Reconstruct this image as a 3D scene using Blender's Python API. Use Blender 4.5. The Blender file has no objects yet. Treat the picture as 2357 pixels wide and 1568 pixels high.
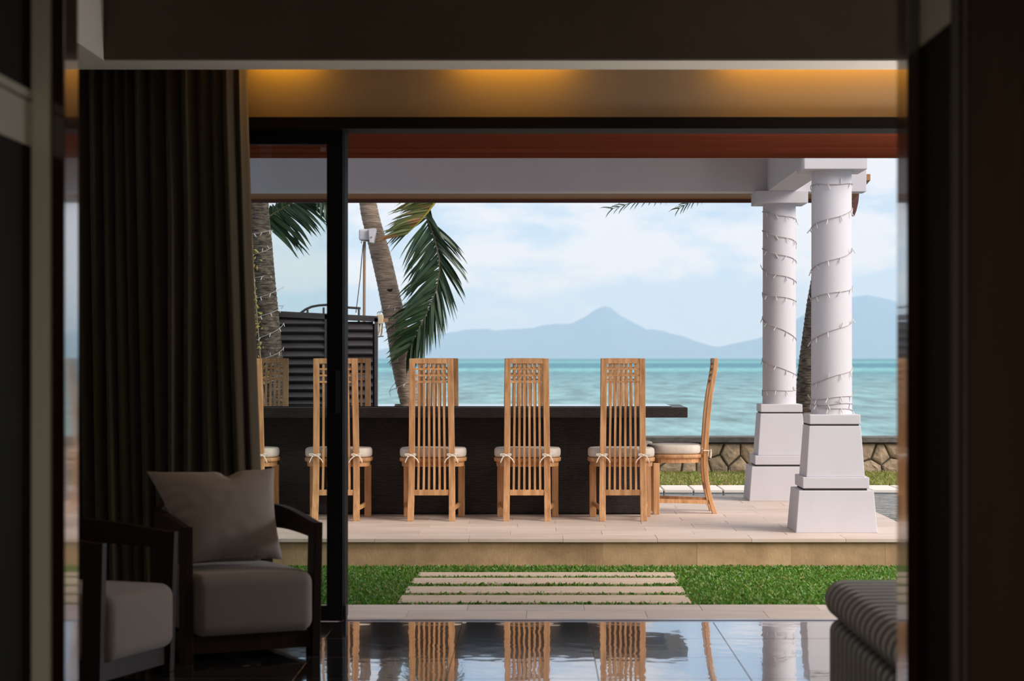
import bpy, bmesh, math, random
import numpy as np
from mathutils import Vector, Matrix, noise as mnoise

random.seed(7)
rng = np.random.default_rng(7)
S = bpy.context.scene
COL = S.collection

# ------------------------------------------------------------------ camera
F = 4900.0            # focal length in pixels of the 2357 px wide frame
CX, CY, H = 1238.0, 822.0, 1.27
cam_d = bpy.data.cameras.new('camera')
cam = bpy.data.objects.new('camera', cam_d)
COL.objects.link(cam)
cam.location = (0, 0, H)
cam.rotation_euler = (math.radians(90), 0, 0)
cam_d.sensor_width = 36.0
cam_d.lens = F / 2357 * 36
cam_d.shift_x = (1178.5 - CX) / 2357
cam_d.shift_y = (CY - 784.0) / 2357
cam_d.clip_start = 0.1
cam_d.clip_end = 60000
cam_d.dof.use_dof = True
cam_d.dof.focus_distance = 15.6
cam_d.dof.aperture_fstop = 4.2
S.camera = cam

S.view_settings.view_transform = 'Standard'
S.view_settings.look = 'None'
S.view_settings.gamma = 1
S.view_settings.use_curve_mapping = False
S.view_settings.exposure = 0.0
S.cycles.use_denoising = True
S.cycles.max_bounces = 10
S.cycles.diffuse_bounces = 6
S.cycles.glossy_bounces = 5
S.cycles.transparent_max_bounces = 24
S.cycles.volume_bounces = 3
S.cycles.sample_clamp_indirect = 6.0

# ------------------------------------------------------------------ sky
W = bpy.data.worlds.new('sky'); S.world = W; W.use_nodes = True
nt = W.node_tree; N = nt.nodes; L = nt.links
N.clear()
out = N.new('ShaderNodeOutputWorld'); bg = N.new('ShaderNodeBackground')
L.new(bg.outputs[0], out.inputs[0])
tc = N.new('ShaderNodeTexCoord')
sep = N.new('ShaderNodeSeparateXYZ'); L.new(tc.outputs['Generated'], sep.inputs[0])
rmp = N.new('ShaderNodeValToRGB'); L.new(sep.outputs[2], rmp.inputs[0])
cr = rmp.color_ramp
cr.elements[0].position = 0.0; cr.elements[0].color = (0.57, 0.675, 0.85, 1)
cr.elements[1].position = 0.07; cr.elements[1].color = (0.43, 0.575, 0.79, 1)
e = cr.elements.new(0.35); e.color = (0.56, 0.72, 0.95, 1)
e = cr.elements.new(1.0); e.color = (0.95, 1.0, 1.1, 1)
mp = N.new('ShaderNodeMapping'); L.new(tc.outputs['Generated'], mp.inputs[0])
mp.inputs['Scale'].default_value = (1, 1, 3.0)
mp.inputs['Location'].default_value = (0.413, 0.1, 0.067)
ns = N.new('ShaderNodeTexNoise'); L.new(mp.outputs[0], ns.inputs['Vector'])
ns.inputs['Scale'].default_value = 15.0; ns.inputs['Detail'].default_value = 9
ns.inputs['Roughness'].default_value = 0.56
r2 = N.new('ShaderNodeValToRGB'); L.new(ns.outputs['Fac'], r2.inputs[0])
r2.color_ramp.elements[0].position = 0.45; r2.color_ramp.elements[0].color = (0, 0, 0, 1)
r2.color_ramp.elements[1].position = 0.58; r2.color_ramp.elements[1].color = (1, 1, 1, 1)
mz = N.new('ShaderNodeMapRange'); L.new(sep.outputs[2], mz.inputs['Value'])
mz.inputs['From Min'].default_value = 0.008; mz.inputs['From Max'].default_value = 0.04
mul = N.new('ShaderNodeMath'); mul.operation = 'MULTIPLY'
L.new(r2.outputs[0], mul.inputs[0]); L.new(mz.outputs[0], mul.inputs[1])
mx = N.new('ShaderNodeMix'); mx.data_type = 'RGBA'
L.new(mul.outputs[0], mx.inputs[0]); L.new(rmp.outputs[0], mx.inputs[6])
mx.inputs[7].default_value = (0.90, 0.885, 0.92, 1)
L.new(mx.outputs[2], bg.inputs[0])
bg.inputs[1].default_value = 1.0

sun_d = bpy.data.lights.new('sun', 'SUN'); sun = bpy.data.objects.new('sun', sun_d)
COL.objects.link(sun)
sun_d.energy = 4.2; sun_d.angle = math.radians(38); sun_d.color = (1.0, 0.93, 0.86)
az, el = math.radians(60), math.radians(33)      # from the right and behind the camera
sd = Vector((math.sin(az) * math.cos(el), -math.cos(az) * math.cos(el), math.sin(el)))
sun.rotation_euler = sd.to_track_quat('Z', 'Y').to_euler()
sun.location = (20, -10, 20)

# ------------------------------------------------------------------ helpers
def pt(px, py, Y):
    return Vector(((px - CX) * Y / F, Y, H - (py - CY) * Y / F))
def px2x(px, Y): return (px - CX) * Y / F
def py2z(py, Y): return H - (py - CY) * Y / F

def tag(o, label=None, cat=None, group=None, kind=None):
    if label: o['label'] = label
    if cat: o['category'] = cat
    if group: o['group'] = group
    if kind: o['kind'] = kind
    return o
def empty(name, loc=(0, 0, 0), rz=0.0, label=None, cat=None, group=None, kind=None):
    o = bpy.data.objects.new(name, None); COL.objects.link(o)
    o.location = loc; o.rotation_euler = (0, 0, rz); o.empty_display_size = .1
    return tag(o, label, cat, group, kind)
def link(name, me, m, parent=None, kind=None, smooth=False):
    o = bpy.data.objects.new(name, me); COL.objects.link(o)
    if m is not None and len(me.materials) == 0: me.materials.append(m)
    if parent is not None: o.parent = parent
    if kind: o['kind'] = kind
    if smooth:
        for p in me.polygons: p.use_smooth = True
    return o
def dup(root, name=None):
    r = root.copy(); COL.objects.link(r)
    for ch in list(root.children):
        c = ch.copy(); COL.objects.link(c); c.parent = r
        for g in list(ch.children):
            d = g.copy(); COL.objects.link(d); d.parent = c
    return r
def me_from(verts, faces, name='m'):
    me = bpy.data.meshes.new(name)
    me.from_pydata([tuple(v) for v in verts], [], faces); me.update()
    return me
def bm_me(bm, name='m'):
    me = bpy.data.meshes.new(name)
    bmesh.ops.recalc_face_normals(bm, faces=bm.faces)
    bm.to_mesh(me); bm.free(); return me

class MB:
    """collects shapes for ONE mesh"""
    def __init__(s): s.v = []; s.f = []
    def add(s, vs, fs):
        n = len(s.v); s.v += [tuple(v) for v in vs]; s.f += [tuple(i + n for i in f) for f in fs]; return s
    def box(s, x0, x1, y0, y1, z0, z1):
        vs = [(x0,y0,z0),(x1,y0,z0),(x1,y1,z0),(x0,y1,z0),(x0,y0,z1),(x1,y0,z1),(x1,y1,z1),(x0,y1,z1)]
        return s.add(vs, [(3,2,1,0),(4,5,6,7),(0,1,5,4),(1,2,6,5),(2,3,7,6),(3,0,4,7)])
    def frustum(s, a, b, z0, z1):      # a,b = (x0,x1,y0,y1) at bottom / top
        vs = [(a[0],a[2],z0),(a[1],a[2],z0),(a[1],a[3],z0),(a[0],a[3],z0),(b[0],b[2],z1),(b[1],b[2],z1),(b[1],b[3],z1),(b[0],b[3],z1)]
        return s.add(vs, [(3,2,1,0),(4,5,6,7),(0,1,5,4),(1,2,6,5),(2,3,7,6),(3,0,4,7)])
    def loft(s, rings, cap=True):
        n = len(rings[0]); vs = [p for r in rings for p in r]; fs = []
        for i in range(len(rings) - 1):
            for j in range(n):
                a = i*n + j; b = i*n + (j+1) % n
                fs.append((a, b, b + n, a + n))
        if cap:
            fs.append(tuple(range(n))[::-1]); fs.append(tuple((len(rings)-1)*n + k for k in range(n)))
        return s.add(vs, fs)
    def tube(s, pts, r, n=6, cap=True):
        pts = [Vector(p) for p in pts]; rings = []
        up = Vector((0.13, 0.31, 0.94)).normalized()
        for i, p in enumerate(pts):
            t = (pts[min(i+1, len(pts)-1)] - pts[max(i-1, 0)]).normalized()
            a = t.cross(up)
            if a.length < .05: a = t.cross(Vector((1, 0, 0)))
            a.normalize(); b = t.cross(a)
            rr = r[i] if isinstance(r, (list, tuple)) else r
            rings.append([p + a * rr * math.cos(2*math.pi*k/n) + b * rr * math.sin(2*math.pi*k/n) for k in range(n)])
        return s.loft(rings, cap)
    def cyl(s, cx, cy, z0, z1, r0, r1=None, n=32):
        r1 = r0 if r1 is None else r1
        return s.loft([[(cx + r*math.cos(2*math.pi*k/n), cy + r*math.sin(2*math.pi*k/n), z) for k in range(n)] for r, z in ((r0, z0), (r1, z1))])
    def me(s, off=(0, 0, 0)):
        return me_from([(v[0]-off[0], v[1]-off[1], v[2]-off[2]) for v in s.v], s.f)
    def build(s, name, m, parent=None, kind=None, smooth=False, bevel=0, world=False, seg=2):
        off = parent.location if (world and parent is not None) else (0, 0, 0)
        me = s.me(off)
        if bevel:
            bm = bmesh.new(); bm.from_mesh(me)
            bmesh.ops.remove_doubles(bm, verts=bm.verts, dist=1e-6)
            es = [e for e in bm.edges if len(e.link_faces) == 2 and e.calc_face_angle(0) > math.radians(35)]
            bmesh.ops.bevel(bm, geom=es, offset=bevel, segments=seg, profile=.6, affect='EDGES', clamp_overlap=True)
            bm.to_mesh(me); bm.free()
            for p in me.polygons: p.use_smooth = False
        return link(name, me, m, parent, kind, smooth)
def box(name, m, x0, x1, y0, y1, z0, z1, parent=None, kind=None, bevel=0, world=True, seg=2):
    return MB().box(min(x0,x1), max(x0,x1), min(y0,y1), max(y0,y1), min(z0,z1), max(z0,z1)).build(name, m, parent, kind, False, bevel, world, seg)
def autosmooth(o, ang=40):
    me = o.data
    for p in me.polygons: p.use_smooth = True
    try: me.set_sharp_from_angle(angle=math.radians(ang))
    except Exception: pass
    return o

# ------------------------------------------------------------------ materials
def mat(name, col, rough=.6, col2=None, scale=(8, 8, 8), detail=5, bump=0, bdist=.01, bscale=None, spec=.5, metal=0,
        rnd=0, coat=0, coat_ior=1.5, ior=1.5, lo=.35, hi=.65, coord='Object', sheen=0, emis=None, estr=0, rough2=None, coat_rough=.02):
    m = bpy.data.materials.new(name); m.use_nodes = True
    t = m.node_tree; n = t.nodes; l = t.links
    p = n['Principled BSDF']
    p.inputs['Roughness'].default_value = rough
    p.inputs['Metallic'].default_value = metal
    p.inputs['IOR'].default_value = ior
    p.inputs['Specular IOR Level'].default_value = spec
    p.inputs['Coat Weight'].default_value = coat
    p.inputs['Coat IOR'].default_value = coat_ior
    p.inputs['Coat Roughness'].default_value = coat_rough
    p.inputs['Sheen Weight'].default_value = sheen
    if emis:
        p.inputs['Emission Color'].default_value = (*emis, 1); p.inputs['Emission Strength'].default_value = estr
    c4 = (*col, 1)
    p.inputs['Base Color'].default_value = c4
    if col2 or bump or rnd:
        tc = n.new('ShaderNodeTexCoord'); mp = n.new('ShaderNodeMapping')
        oi = n.new('ShaderNodeObjectInfo')
        vm = n.new('ShaderNodeVectorMath'); vm.operation = 'MULTIPLY_ADD'
        l.new(oi.outputs['Random'], vm.inputs[0]); vm.inputs[1].default_value = (3.1, 7.7, 5.3) if rnd else (0, 0, 0)
        l.new(tc.outputs[coord], vm.inputs[2])
        l.new(vm.outputs[0], mp.inputs[0]); mp.inputs['Scale'].default_value = scale
        nz = n.new('ShaderNodeTexNoise'); l.new(mp.outputs[0], nz.inputs['Vector'])
        nz.inputs['Scale'].default_value = 1; nz.inputs['Detail'].default_value = detail
        nz.inputs['Roughness'].default_value = .6
        cur = None
        if col2:
            mr = n.new('ShaderNodeMapRange'); l.new(nz.outputs['Fac'], mr.inputs['Value'])
            mr.inputs['From Min'].default_value = lo; mr.inputs['From Max'].default_value = hi
            mx = n.new('ShaderNodeMix'); mx.data_type = 'RGBA'
            l.new(mr.outputs[0], mx.inputs[0]); mx.inputs[6].default_value = c4; mx.inputs[7].default_value = (*col2, 1)
            cur = mx.outputs[2]
        if rnd:
            hs = n.new('ShaderNodeHueSaturation')
            if cur is not None: l.new(cur, hs.inputs['Color'])
            else: hs.inputs['Color'].default_value = c4
            mr2 = n.new('ShaderNodeMapRange'); l.new(oi.outputs['Random'], mr2.inputs['Value'])
            mr2.inputs['To Min'].default_value = 1 - rnd; mr2.inputs['To Max'].default_value = 1 + rnd
            l.new(mr2.outputs[0], hs.inputs['Value']); cur = hs.outputs[0]
        if cur is not None: l.new(cur, p.inputs['Base Color'])
        if bump:
            src = nz
            if bscale:
                mp2 = n.new('ShaderNodeMapping'); l.new(vm.outputs[0], mp2.inputs[0]); mp2.inputs['Scale'].default_value = bscale
                src = n.new('ShaderNodeTexNoise'); l.new(mp2.outputs[0], src.inputs['Vector'])
                src.inputs['Scale'].default_value = 1; src.inputs['Detail'].default_value = detail
            b = n.new('ShaderNodeBump'); l.new(src.outputs['Fac'], b.inputs['Height'])
            b.inputs['Strength'].default_value = bump; b.inputs['Distance'].default_value = bdist
            l.new(b.outputs[0], p.inputs['Normal'])
            if coat: l.new(b.outputs[0], p.inputs['Coat Normal'])
    return m

M = {}
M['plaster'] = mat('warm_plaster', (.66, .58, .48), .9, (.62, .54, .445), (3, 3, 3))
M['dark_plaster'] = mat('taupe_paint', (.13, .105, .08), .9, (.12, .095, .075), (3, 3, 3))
M['bulkhead_shade'] = mat('shaded_bulkhead_face', (.15, .115, .085), .85, (.13, .10, .07), (2, 2, 2))  # bulkhead plaster with its shade put into the colour
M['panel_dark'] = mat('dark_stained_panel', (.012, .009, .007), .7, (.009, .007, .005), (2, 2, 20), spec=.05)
M['casing_light'] = mat('pale_casing', (.80, .75, .63), .7)
M['panel_brown'] = mat('brown_fabric_panel', (.075, .042, .022), .9, (.06, .034, .018), (40, 40, 2))
M['lacquer'] = mat('dark_red_lacquer', (.030, .010, .006), .12, coat=1, coat_ior=1.7, coat_rough=.04, spec=.6)
M['floor_tile'] = mat('polished_grey_tile', (.030, .030, .032), .10, (.045, .043, .042), (3, 3, 3), bump=.032, bdist=.02, bscale=(7, 7, 1), detail=1.5, spec=1.0, ior=2.1, coat=1, coat_ior=2.0, coat_rough=.0)
M['grout'] = mat('floor_grout', (.10, .095, .09), .8)
M['frame_metal'] = mat('dark_bronze_aluminium', (.013, .012, .013), .6, spec=.06)
M['track'] = mat('aluminium_track', (.55, .58, .66), .25, metal=.9)
M['curtain'] = mat('olive_brown_curtain', (.095, .073, .042), .95, (.08, .062, .035), (160, 160, 20), sheen=.2)
M['armwood'] = mat('dark_walnut', (.035, .014, .008), .5, (.02, .009, .006), (30, 30, 3), coat=0, spec=.3)
M['uphol'] = mat('grey_upholstery', (.33, .285, .26), .95, (.295, .255, .232), (220, 220, 220), bump=.25, bdist=.002, sheen=.25)
M['pillow'] = mat('grey_pillow_linen', (.42, .365, .34), .95, (.38, .33, .305), (260, 260, 260), bump=.2, bdist=.002, sheen=.2)
M['teak'] = mat('teak', (.62, .335, .155), .5, (.37, .17, .065), (38, 38, 3.2), rnd=.10, bump=.25, bdist=.002, spec=.35, lo=.36, hi=.68)
M['cushion'] = mat('cream_canvas', (.62, .54, .46), .9, (.56, .485, .41), (30, 30, 30), bump=.1, bdist=.003)
M['tie'] = mat('cream_cord', (.80, .70, .58), .9)
M['white'] = mat('white_render', (.60, .565, .585), .8, (.575, .54, .56), (4, 4, 2), bump=.12, bdist=.004, bscale=(60, 60, 60))
M['wire'] = mat('pale_wire', (.42, .37, .36), .6)
M['bulb'] = mat('clear_bulb', (.62, .58, .58), .3)
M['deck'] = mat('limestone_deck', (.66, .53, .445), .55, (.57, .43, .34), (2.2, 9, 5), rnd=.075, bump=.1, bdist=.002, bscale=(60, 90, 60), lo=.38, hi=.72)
M['joint'] = mat('deck_joint', (.36, .29, .23), .9)
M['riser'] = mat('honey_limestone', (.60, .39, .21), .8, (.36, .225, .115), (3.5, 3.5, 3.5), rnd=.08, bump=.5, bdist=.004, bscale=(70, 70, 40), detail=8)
M['paving'] = mat('threshold_limestone', (.80, .65, .56), .6, (.68, .55, .475), (3, 12, 4), rnd=.07, bump=.2, bdist=.002, bscale=(80, 80, 80))
M['step'] = mat('stepping_stone', (.68, .51, .37), .8, (.57, .425, .305), (5, 20, 5), rnd=.04, bump=.2, bdist=.002, bscale=(80, 80, 80))
M['soil'] = mat('lawn_soil', (.09, .075, .03), .95, (.06, .05, .02), (9, 9, 9))
M['stone'] = mat('field_stone', (.52, .375, .235), .85, (.29, .205, .135), (11, 11, 11), rnd=.16, bump=.9, bdist=.02, bscale=(16, 16, 16), detail=8, lo=.35, hi=.7)
M['mortar'] = mat('dark_mortar', (.07, .06, .045), .95)
M['wallcap'] = mat('grey_cap_stone', (.15, .135, .12), .85, (.08, .07, .06), (9, 9, 20), rnd=.08, bump=.5, bdist=.01)
M['coping'] = mat('pale_coping_stone', (.82, .74, .66), .7, (.74, .65, .56), (4, 12, 4), rnd=.05)
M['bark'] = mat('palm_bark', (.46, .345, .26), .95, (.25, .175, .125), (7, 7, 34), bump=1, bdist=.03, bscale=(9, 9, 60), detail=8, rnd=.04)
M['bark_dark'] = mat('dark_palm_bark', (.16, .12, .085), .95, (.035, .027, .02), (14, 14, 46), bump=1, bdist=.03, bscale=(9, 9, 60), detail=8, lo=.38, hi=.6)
M['hole'] = mat('hollow', (.01, .008, .006), 1)
M['frond'] = mat('dark_palm_leaf', (.011, .034, .014), .45, (.028, .062, .018), (6, 6, 6), spec=.5)
M['frond_young'] = mat('yellowing_palm_leaf', (.12, .15, .045), .5, (.30, .12, .04), (4, 4, 12), lo=.50, hi=.64)
M['rachis'] = mat('palm_midrib', (.36, .30, .04), .5)
M['rachis_dark'] = mat('dark_palm_midrib', (.12, .10, .04), .5)
M['vine'] = mat('vine_leaf', (.24, .30, .04), .5, (.34, .18, .05), (9, 9, 9))
M['slat'] = mat('charcoal_louvre', (.06, .05, .052), .4, (.04, .034, .034), (3, 3, 20))
M['flood'] = mat('grey_plastic', (.55, .53, .56), .5)
M['boxbeige'] = mat('beige_plastic', (.62, .50, .34), .5)
M['pole'] = mat('rusty_pole', (.26, .20, .15), .6, (.34, .17, .08), (30, 30, 6))
M['cable'] = mat('black_cable', (.02, .02, .02), .5)
M['soffit_wood'] = mat('red_brown_eave_wood', (.20, .05, .026), .8, (.15, .037, .02), (2, 30, 30), rnd=.10, spec=.0)
M['far_wood'] = mat('orange_brown_soffit', (.34, .155, .055), .6, (.28, .12, .04), (2, 30, 30))
M['far_fascia'] = mat('dark_red_fascia', (.10, .032, .022), .5)
M['roof'] = mat('roof_tile', (.16, .09, .06), .9)

def leaf_mat(name, cols, rough=.5, trans=.35):
    m = bpy.data.materials.new(name); m.use_nodes = True
    t = m.node_tree; n = t.nodes; l = t.links; p = n['Principled BSDF']
    g = n.new('ShaderNodeNewGeometry'); r = n.new('ShaderNodeValToRGB')
    l.new(g.outputs['Random Per Island'], r.inputs[0])
    e = r.color_ramp.elements
    e[0].color = (*cols[0], 1); e[1].color = (*cols[-1], 1); e[1].position = 1
    for i, c in enumerate(cols[1:-1]):
        q = e.new((i + 1) / (len(cols) - 1)); q.color = (*c, 1)
    l.new(r.outputs[0], p.inputs['Base Color']); p.inputs['Roughness'].default_value = rough
    tr = n.new('ShaderNodeBsdfTranslucent'); l.new(r.outputs[0], tr.inputs[0])
    mx = n.new('ShaderNodeMixShader'); mx.inputs[0].default_value = trans
    l.new(p.outputs[0], mx.inputs[1]); l.new(tr.outputs[0], mx.inputs[2])
    l.new(mx.outputs[0], n['Material Output'].inputs[0])
    return m
M['grass'] = leaf_mat('lawn_blades', [(.045, .16, .013), (.075, .23, .018), (.16, .33, .035), (.06, .20, .018), (.26, .36, .06), (.10, .27, .025), (.40, .30, .13)], .4)
M['grass_dry'] = leaf_mat('dry_lawn_blades', [(.13, .24, .02), (.24, .32, .05), (.46, .33, .13), (.17, .28, .03), (.50, .38, .17), (.34, .34, .08)], .6)

def weave_mat():
    m = bpy.data.materials.new('black_rattan_weave'); m.use_nodes = True
    t = m.node_tree; n = t.nodes; l = t.links; p = n['Principled BSDF']
    tc = n.new('ShaderNodeTexCoord'); sp = n.new('ShaderNodeSeparateXYZ'); l.new(tc.outputs['Object'], sp.inputs[0])
    ad = n.new('ShaderNodeMath'); ad.operation = 'ADD'; l.new(sp.outputs[0], ad.inputs[0]); l.new(sp.outputs[1], ad.inputs[1])
    cb = n.new('ShaderNodeCombineXYZ'); l.new(ad.outputs[0], cb.inputs[0]); l.new(sp.outputs[2], cb.inputs[1])
    br = n.new('ShaderNodeTexBrick'); l.new(cb.outputs[0], br.inputs['Vector'])
    br.inputs['Scale'].default_value = 1; br.inputs['Brick Width'].default_value = .024; br.inputs['Row Height'].default_value = .0105
    br.inputs['Mortar Size'].default_value = .0022; br.inputs['Mortar Smooth'].default_value = 1.0
    br.inputs['Color1'].default_value = (.045, .028, .022, 1); br.inputs['Color2'].default_value = (.03, .02, .017, 1)
    br.inputs['Mortar'].default_value = (.004, .003, .003, 1)
    l.new(br.outputs['Color'], p.inputs['Base Color'])
    p.inputs['Roughness'].default_value = .38
    b = n.new('ShaderNodeBump'); b.invert = True; l.new(br.outputs['Fac'], b.inputs['Height'])
    b.inputs['Strength'].default_value = 1; b.inputs['Distance'].default_value = .006
    l.new(b.outputs[0], p.inputs['Normal'])
    return m
M['rattan'] = weave_mat()

def glass_mat(name, tint, ior=1.5):
    m = bpy.data.materials.new(name); m.use_nodes = True
    t = m.node_tree; n = t.nodes; l = t.links; n.remove(n['Principled BSDF'])
    tr = n.new('ShaderNodeBsdfTransparent'); tr.inputs[0].default_value = (*tint, 1)
    gl = n.new('ShaderNodeBsdfGlossy'); gl.inputs['Roughness'].default_value = 0
    fr = n.new('ShaderNodeFresnel'); fr.inputs[0].default_value = ior
    mx = n.new('ShaderNodeMixShader'); l.new(fr.outputs[0], mx.inputs[0]); l.new(tr.outputs[0], mx.inputs[1]); l.new(gl.outputs[0], mx.inputs[2])
    l.new(mx.outputs[0], n['Material Output'].inputs[0]); return m
M['glass'] = glass_mat('door_glass', (.90, .95, .95))
M['table_glass'] = mat('black_table_glass', (.012, .013, .016), .04, spec=.8, coat=.5)

def sea_mat():
    m = bpy.data.materials.new('turquoise_sea'); m.use_nodes = True
    t = m.node_tree; n = t.nodes; l = t.links; p = n['Principled BSDF']
    g = n.new('ShaderNodeNewGeometry'); sp = n.new('ShaderNodeSeparateXYZ'); l.new(g.outputs['Position'], sp.inputs[0])
    # depth of the water by distance from the shore: log10(Y)
    lg = n.new('ShaderNodeMath'); lg.operation = 'LOGARITHM'; l.new(sp.outputs[1], lg.inputs[0]); lg.inputs[1].default_value = 10
    mpb = n.new('ShaderNodeMapping'); l.new(g.outputs['Position'], mpb.inputs[0]); mpb.inputs['Scale'].default_value = (.010, .0035, 0)
    nb = n.new('ShaderNodeTexNoise'); l.new(mpb.outputs[0], nb.inputs['Vector']); nb.inputs['Scale'].default_value = 1; nb.inputs['Detail'].default_value = 4
    ma = n.new('ShaderNodeMath'); ma.operation = 'MULTIPLY_ADD'; l.new(nb.outputs['Fac'], ma.inputs[0]); ma.inputs[1].default_value = .10; l.new(lg.outputs[0], ma.inputs[2])
    mr = n.new('ShaderNodeMapRange'); l.new(ma.outputs[0], mr.inputs['Value']); mr.inputs['From Min'].default_value = 1.75; mr.inputs['From Max'].default_value = 3.75
    r = n.new('ShaderNodeValToRGB'); l.new(mr.outputs[0], r.inputs[0])
    e = r.color_ramp.elements
    stops = [(0.0, (.19, .34, .33)), (.25, (.17, .32, .32)), (.36, (.13, .28, .295)), (.415, (.08, .235, .27)), (.445, (.14, .40, .38)), (.475, (.15, .42, .40)),
             (.505, (.035, .19, .245)), (.60, (.04, .20, .25)), (.645, (.13, .38, .37)), (.70, (.10, .34, .35)), (.76, (.03, .17, .22)), (1.0, (.03, .16, .22))]
    e[0].position = 0; e[0].color = (*stops[0][1], 1); e[1].position = 1; e[1].color = (*stops[-1][1], 1)
    for q, c in stops[1:-1]:
        k = e.new(q); k.color = (*c, 1)
    # swell patches, turbid water
    mp2 = n.new('ShaderNodeMapping'); l.new(g.outputs['Position'], mp2.inputs[0]); mp2.inputs['Scale'].default_value = (.55, .10, 0)
    n2 = n.new('ShaderNodeTexNoise'); l.new(mp2.outputs[0], n2.inputs['Vector']); n2.inputs['Scale'].default_value = 1; n2.inputs['Detail'].default_value = 7; n2.inputs['Roughness'].default_value = .62
    m2 = n.new('ShaderNodeMapRange'); l.new(n2.outputs['Fac'], m2.inputs['Value']); m2.inputs['From Min'].default_value = .35; m2.inputs['From Max'].default_value = .7
    m2.inputs['To Min'].default_value = .5; m2.inputs['To Max'].default_value = 1.6
    hs = n.new('ShaderNodeHueSaturation'); l.new(r.outputs[0], hs.inputs['Color']); l.new(m2.outputs[0], hs.inputs['Value'])
    l.new(hs.outputs[0], p.inputs['Base Color'])
    p.inputs['Roughness'].default_value = .45; p.inputs['IOR'].default_value = 1.33
    b = n.new('ShaderNodeBump'); l.new(n2.outputs['Fac'], b.inputs['Height']); b.inputs['Strength'].default_value = .8; b.inputs['Distance'].default_value = .35
    l.new(b.outputs[0], p.inputs['Normal'])
    return m
M['sea'] = sea_mat()
M['pool'] = mat('pool_water', (.02, .045, .06), .03, ior=1.33, bump=1.0, bdist=.10, bscale=(5, 14, 1), detail=3, spec=.8)
M['hill'] = mat('forested_hill', (.035, .07, .06), .95, (.045, .08, .065), (.004, .004, .004))

def haze_mat(d):
    m = bpy.data.materials.new('sea_air'); m.use_nodes = True
    t = m.node_tree; n = t.nodes; l = t.links; n.remove(n['Principled BSDF'])
    v = n.new('ShaderNodeVolumeScatter'); v.inputs['Color'].default_value = (.46, .66, 1.0, 1)
    v.inputs['Density'].default_value = d; v.inputs['Anisotropy'].default_value = 0
    l.new(v.outputs[0], n['Material Output'].inputs['Volume'])
    return m

# ================================================================== SETTING: sea, hills, haze
sea = MB().add([(-9000, 22.4, -1.2), (9000, 22.4, -1.2), (9000, 14000, -1.2), (-9000, 14000, -1.2)], [(0, 1, 2, 3)]).build('sea', M['sea'], kind='structure')
tag(sea, 'turquoise sea with darker bands reaching the horizon')

def ridge(name, prof, Y0, depth, label):
    xs = [p[0] for p in prof]; ys = [p[1] for p in prof]
    nx, ny = 150, 9
    V = []; Fc = []
    for j in range(ny):
        u = j / (ny - 1) * 2 - 1
        Y = Y0 + u * depth
        for i in range(nx):
            px = xs[0] + (xs[-1] - xs[0]) * i / (nx - 1)
            y = np.interp(px, xs, ys)
            h = (CY + 1 - y) * Y0 / F
            X = (px - CX) * Y0 / F
            n_ = mnoise.fractal(Vector((X * .004, Y * .004, 3.3)), 1, 2, 5)
            k = math.cos(u * math.pi / 2) ** .8 if abs(u) < 1 else 0
            k = max(0, k)
            h2 = h * k * (1 + .22 * n_ * (1 if abs(u) > .05 else 0)) + (2.0 * n_ if abs(u) < .05 else 0)
            V.append((X, Y, -1.5 + max(0, h2)))
    for j in range(ny - 1):
        for i in range(nx - 1):
            a = j * nx + i; Fc.append((a, a + 1, a + 1 + nx, a + nx))
    o = link(name, me_from(V, Fc), M['hill'], smooth=True)
    tag(o, label, kind='structure')
    return o
ridge('island_hill', [(840, 812), (880, 804), (947, 790), (973, 781), (1046, 765), (1079, 757.5), (1122, 755.6), (1141, 760), (1170, 757), (1228, 757), (1250, 750), (1287, 746),
       (1316, 743.5), (1338, 732), (1363, 720), (1376, 716), (1385, 715.5), (1393, 717), (1400, 720), (1422, 734), (1447, 744.6), (1487, 760), (1517, 760), (1549, 768),
       (1575, 774), (1604, 786.6), (1630, 797), (1660, 806), (1700, 818), (1720, 822)], 6500, 900, 'hazy blue island with a pointed peak across the sea')
ridge('headland_hill', [(1560, 822), (1600, 812), (1642, 801), (1690, 790), (1750, 777), (1800, 756), (1830, 738), (1865, 716), (1900, 702), (1930, 692), (1960, 683), (1995, 678), (2030, 684),
       (2062, 692), (2120, 706), (2200, 735), (2300, 770), (2420, 800), (2500, 822)], 6000, 700, 'hazy blue headland rising on the right across the sea')
hz = MB().box(-8500, 8500, 1200, 5050, -1.15, 300).build('sea_haze', haze_mat(.00044), kind='stuff')
tag(hz, 'pale blue haze lying over the distant sea')

# ================================================================== ground, lawns, pool
ZD, ZG, ZP = H - 1.155, H - 1.348, -0.02        # deck, lawn, threshold paving
DECK_Y0, DECK_Y1, DECK_X1, DECK_X0 = 13.54, 17.72, 2.52, -4.2
box('ground', M['soil'], -7, 8, 10.4, 13.56, ZG - .5, ZG - .006, kind='structure')
box('garden_ground', M['soil'], -7, 8, 19.42, 22.5, -2, .085, kind='structure')

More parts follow.
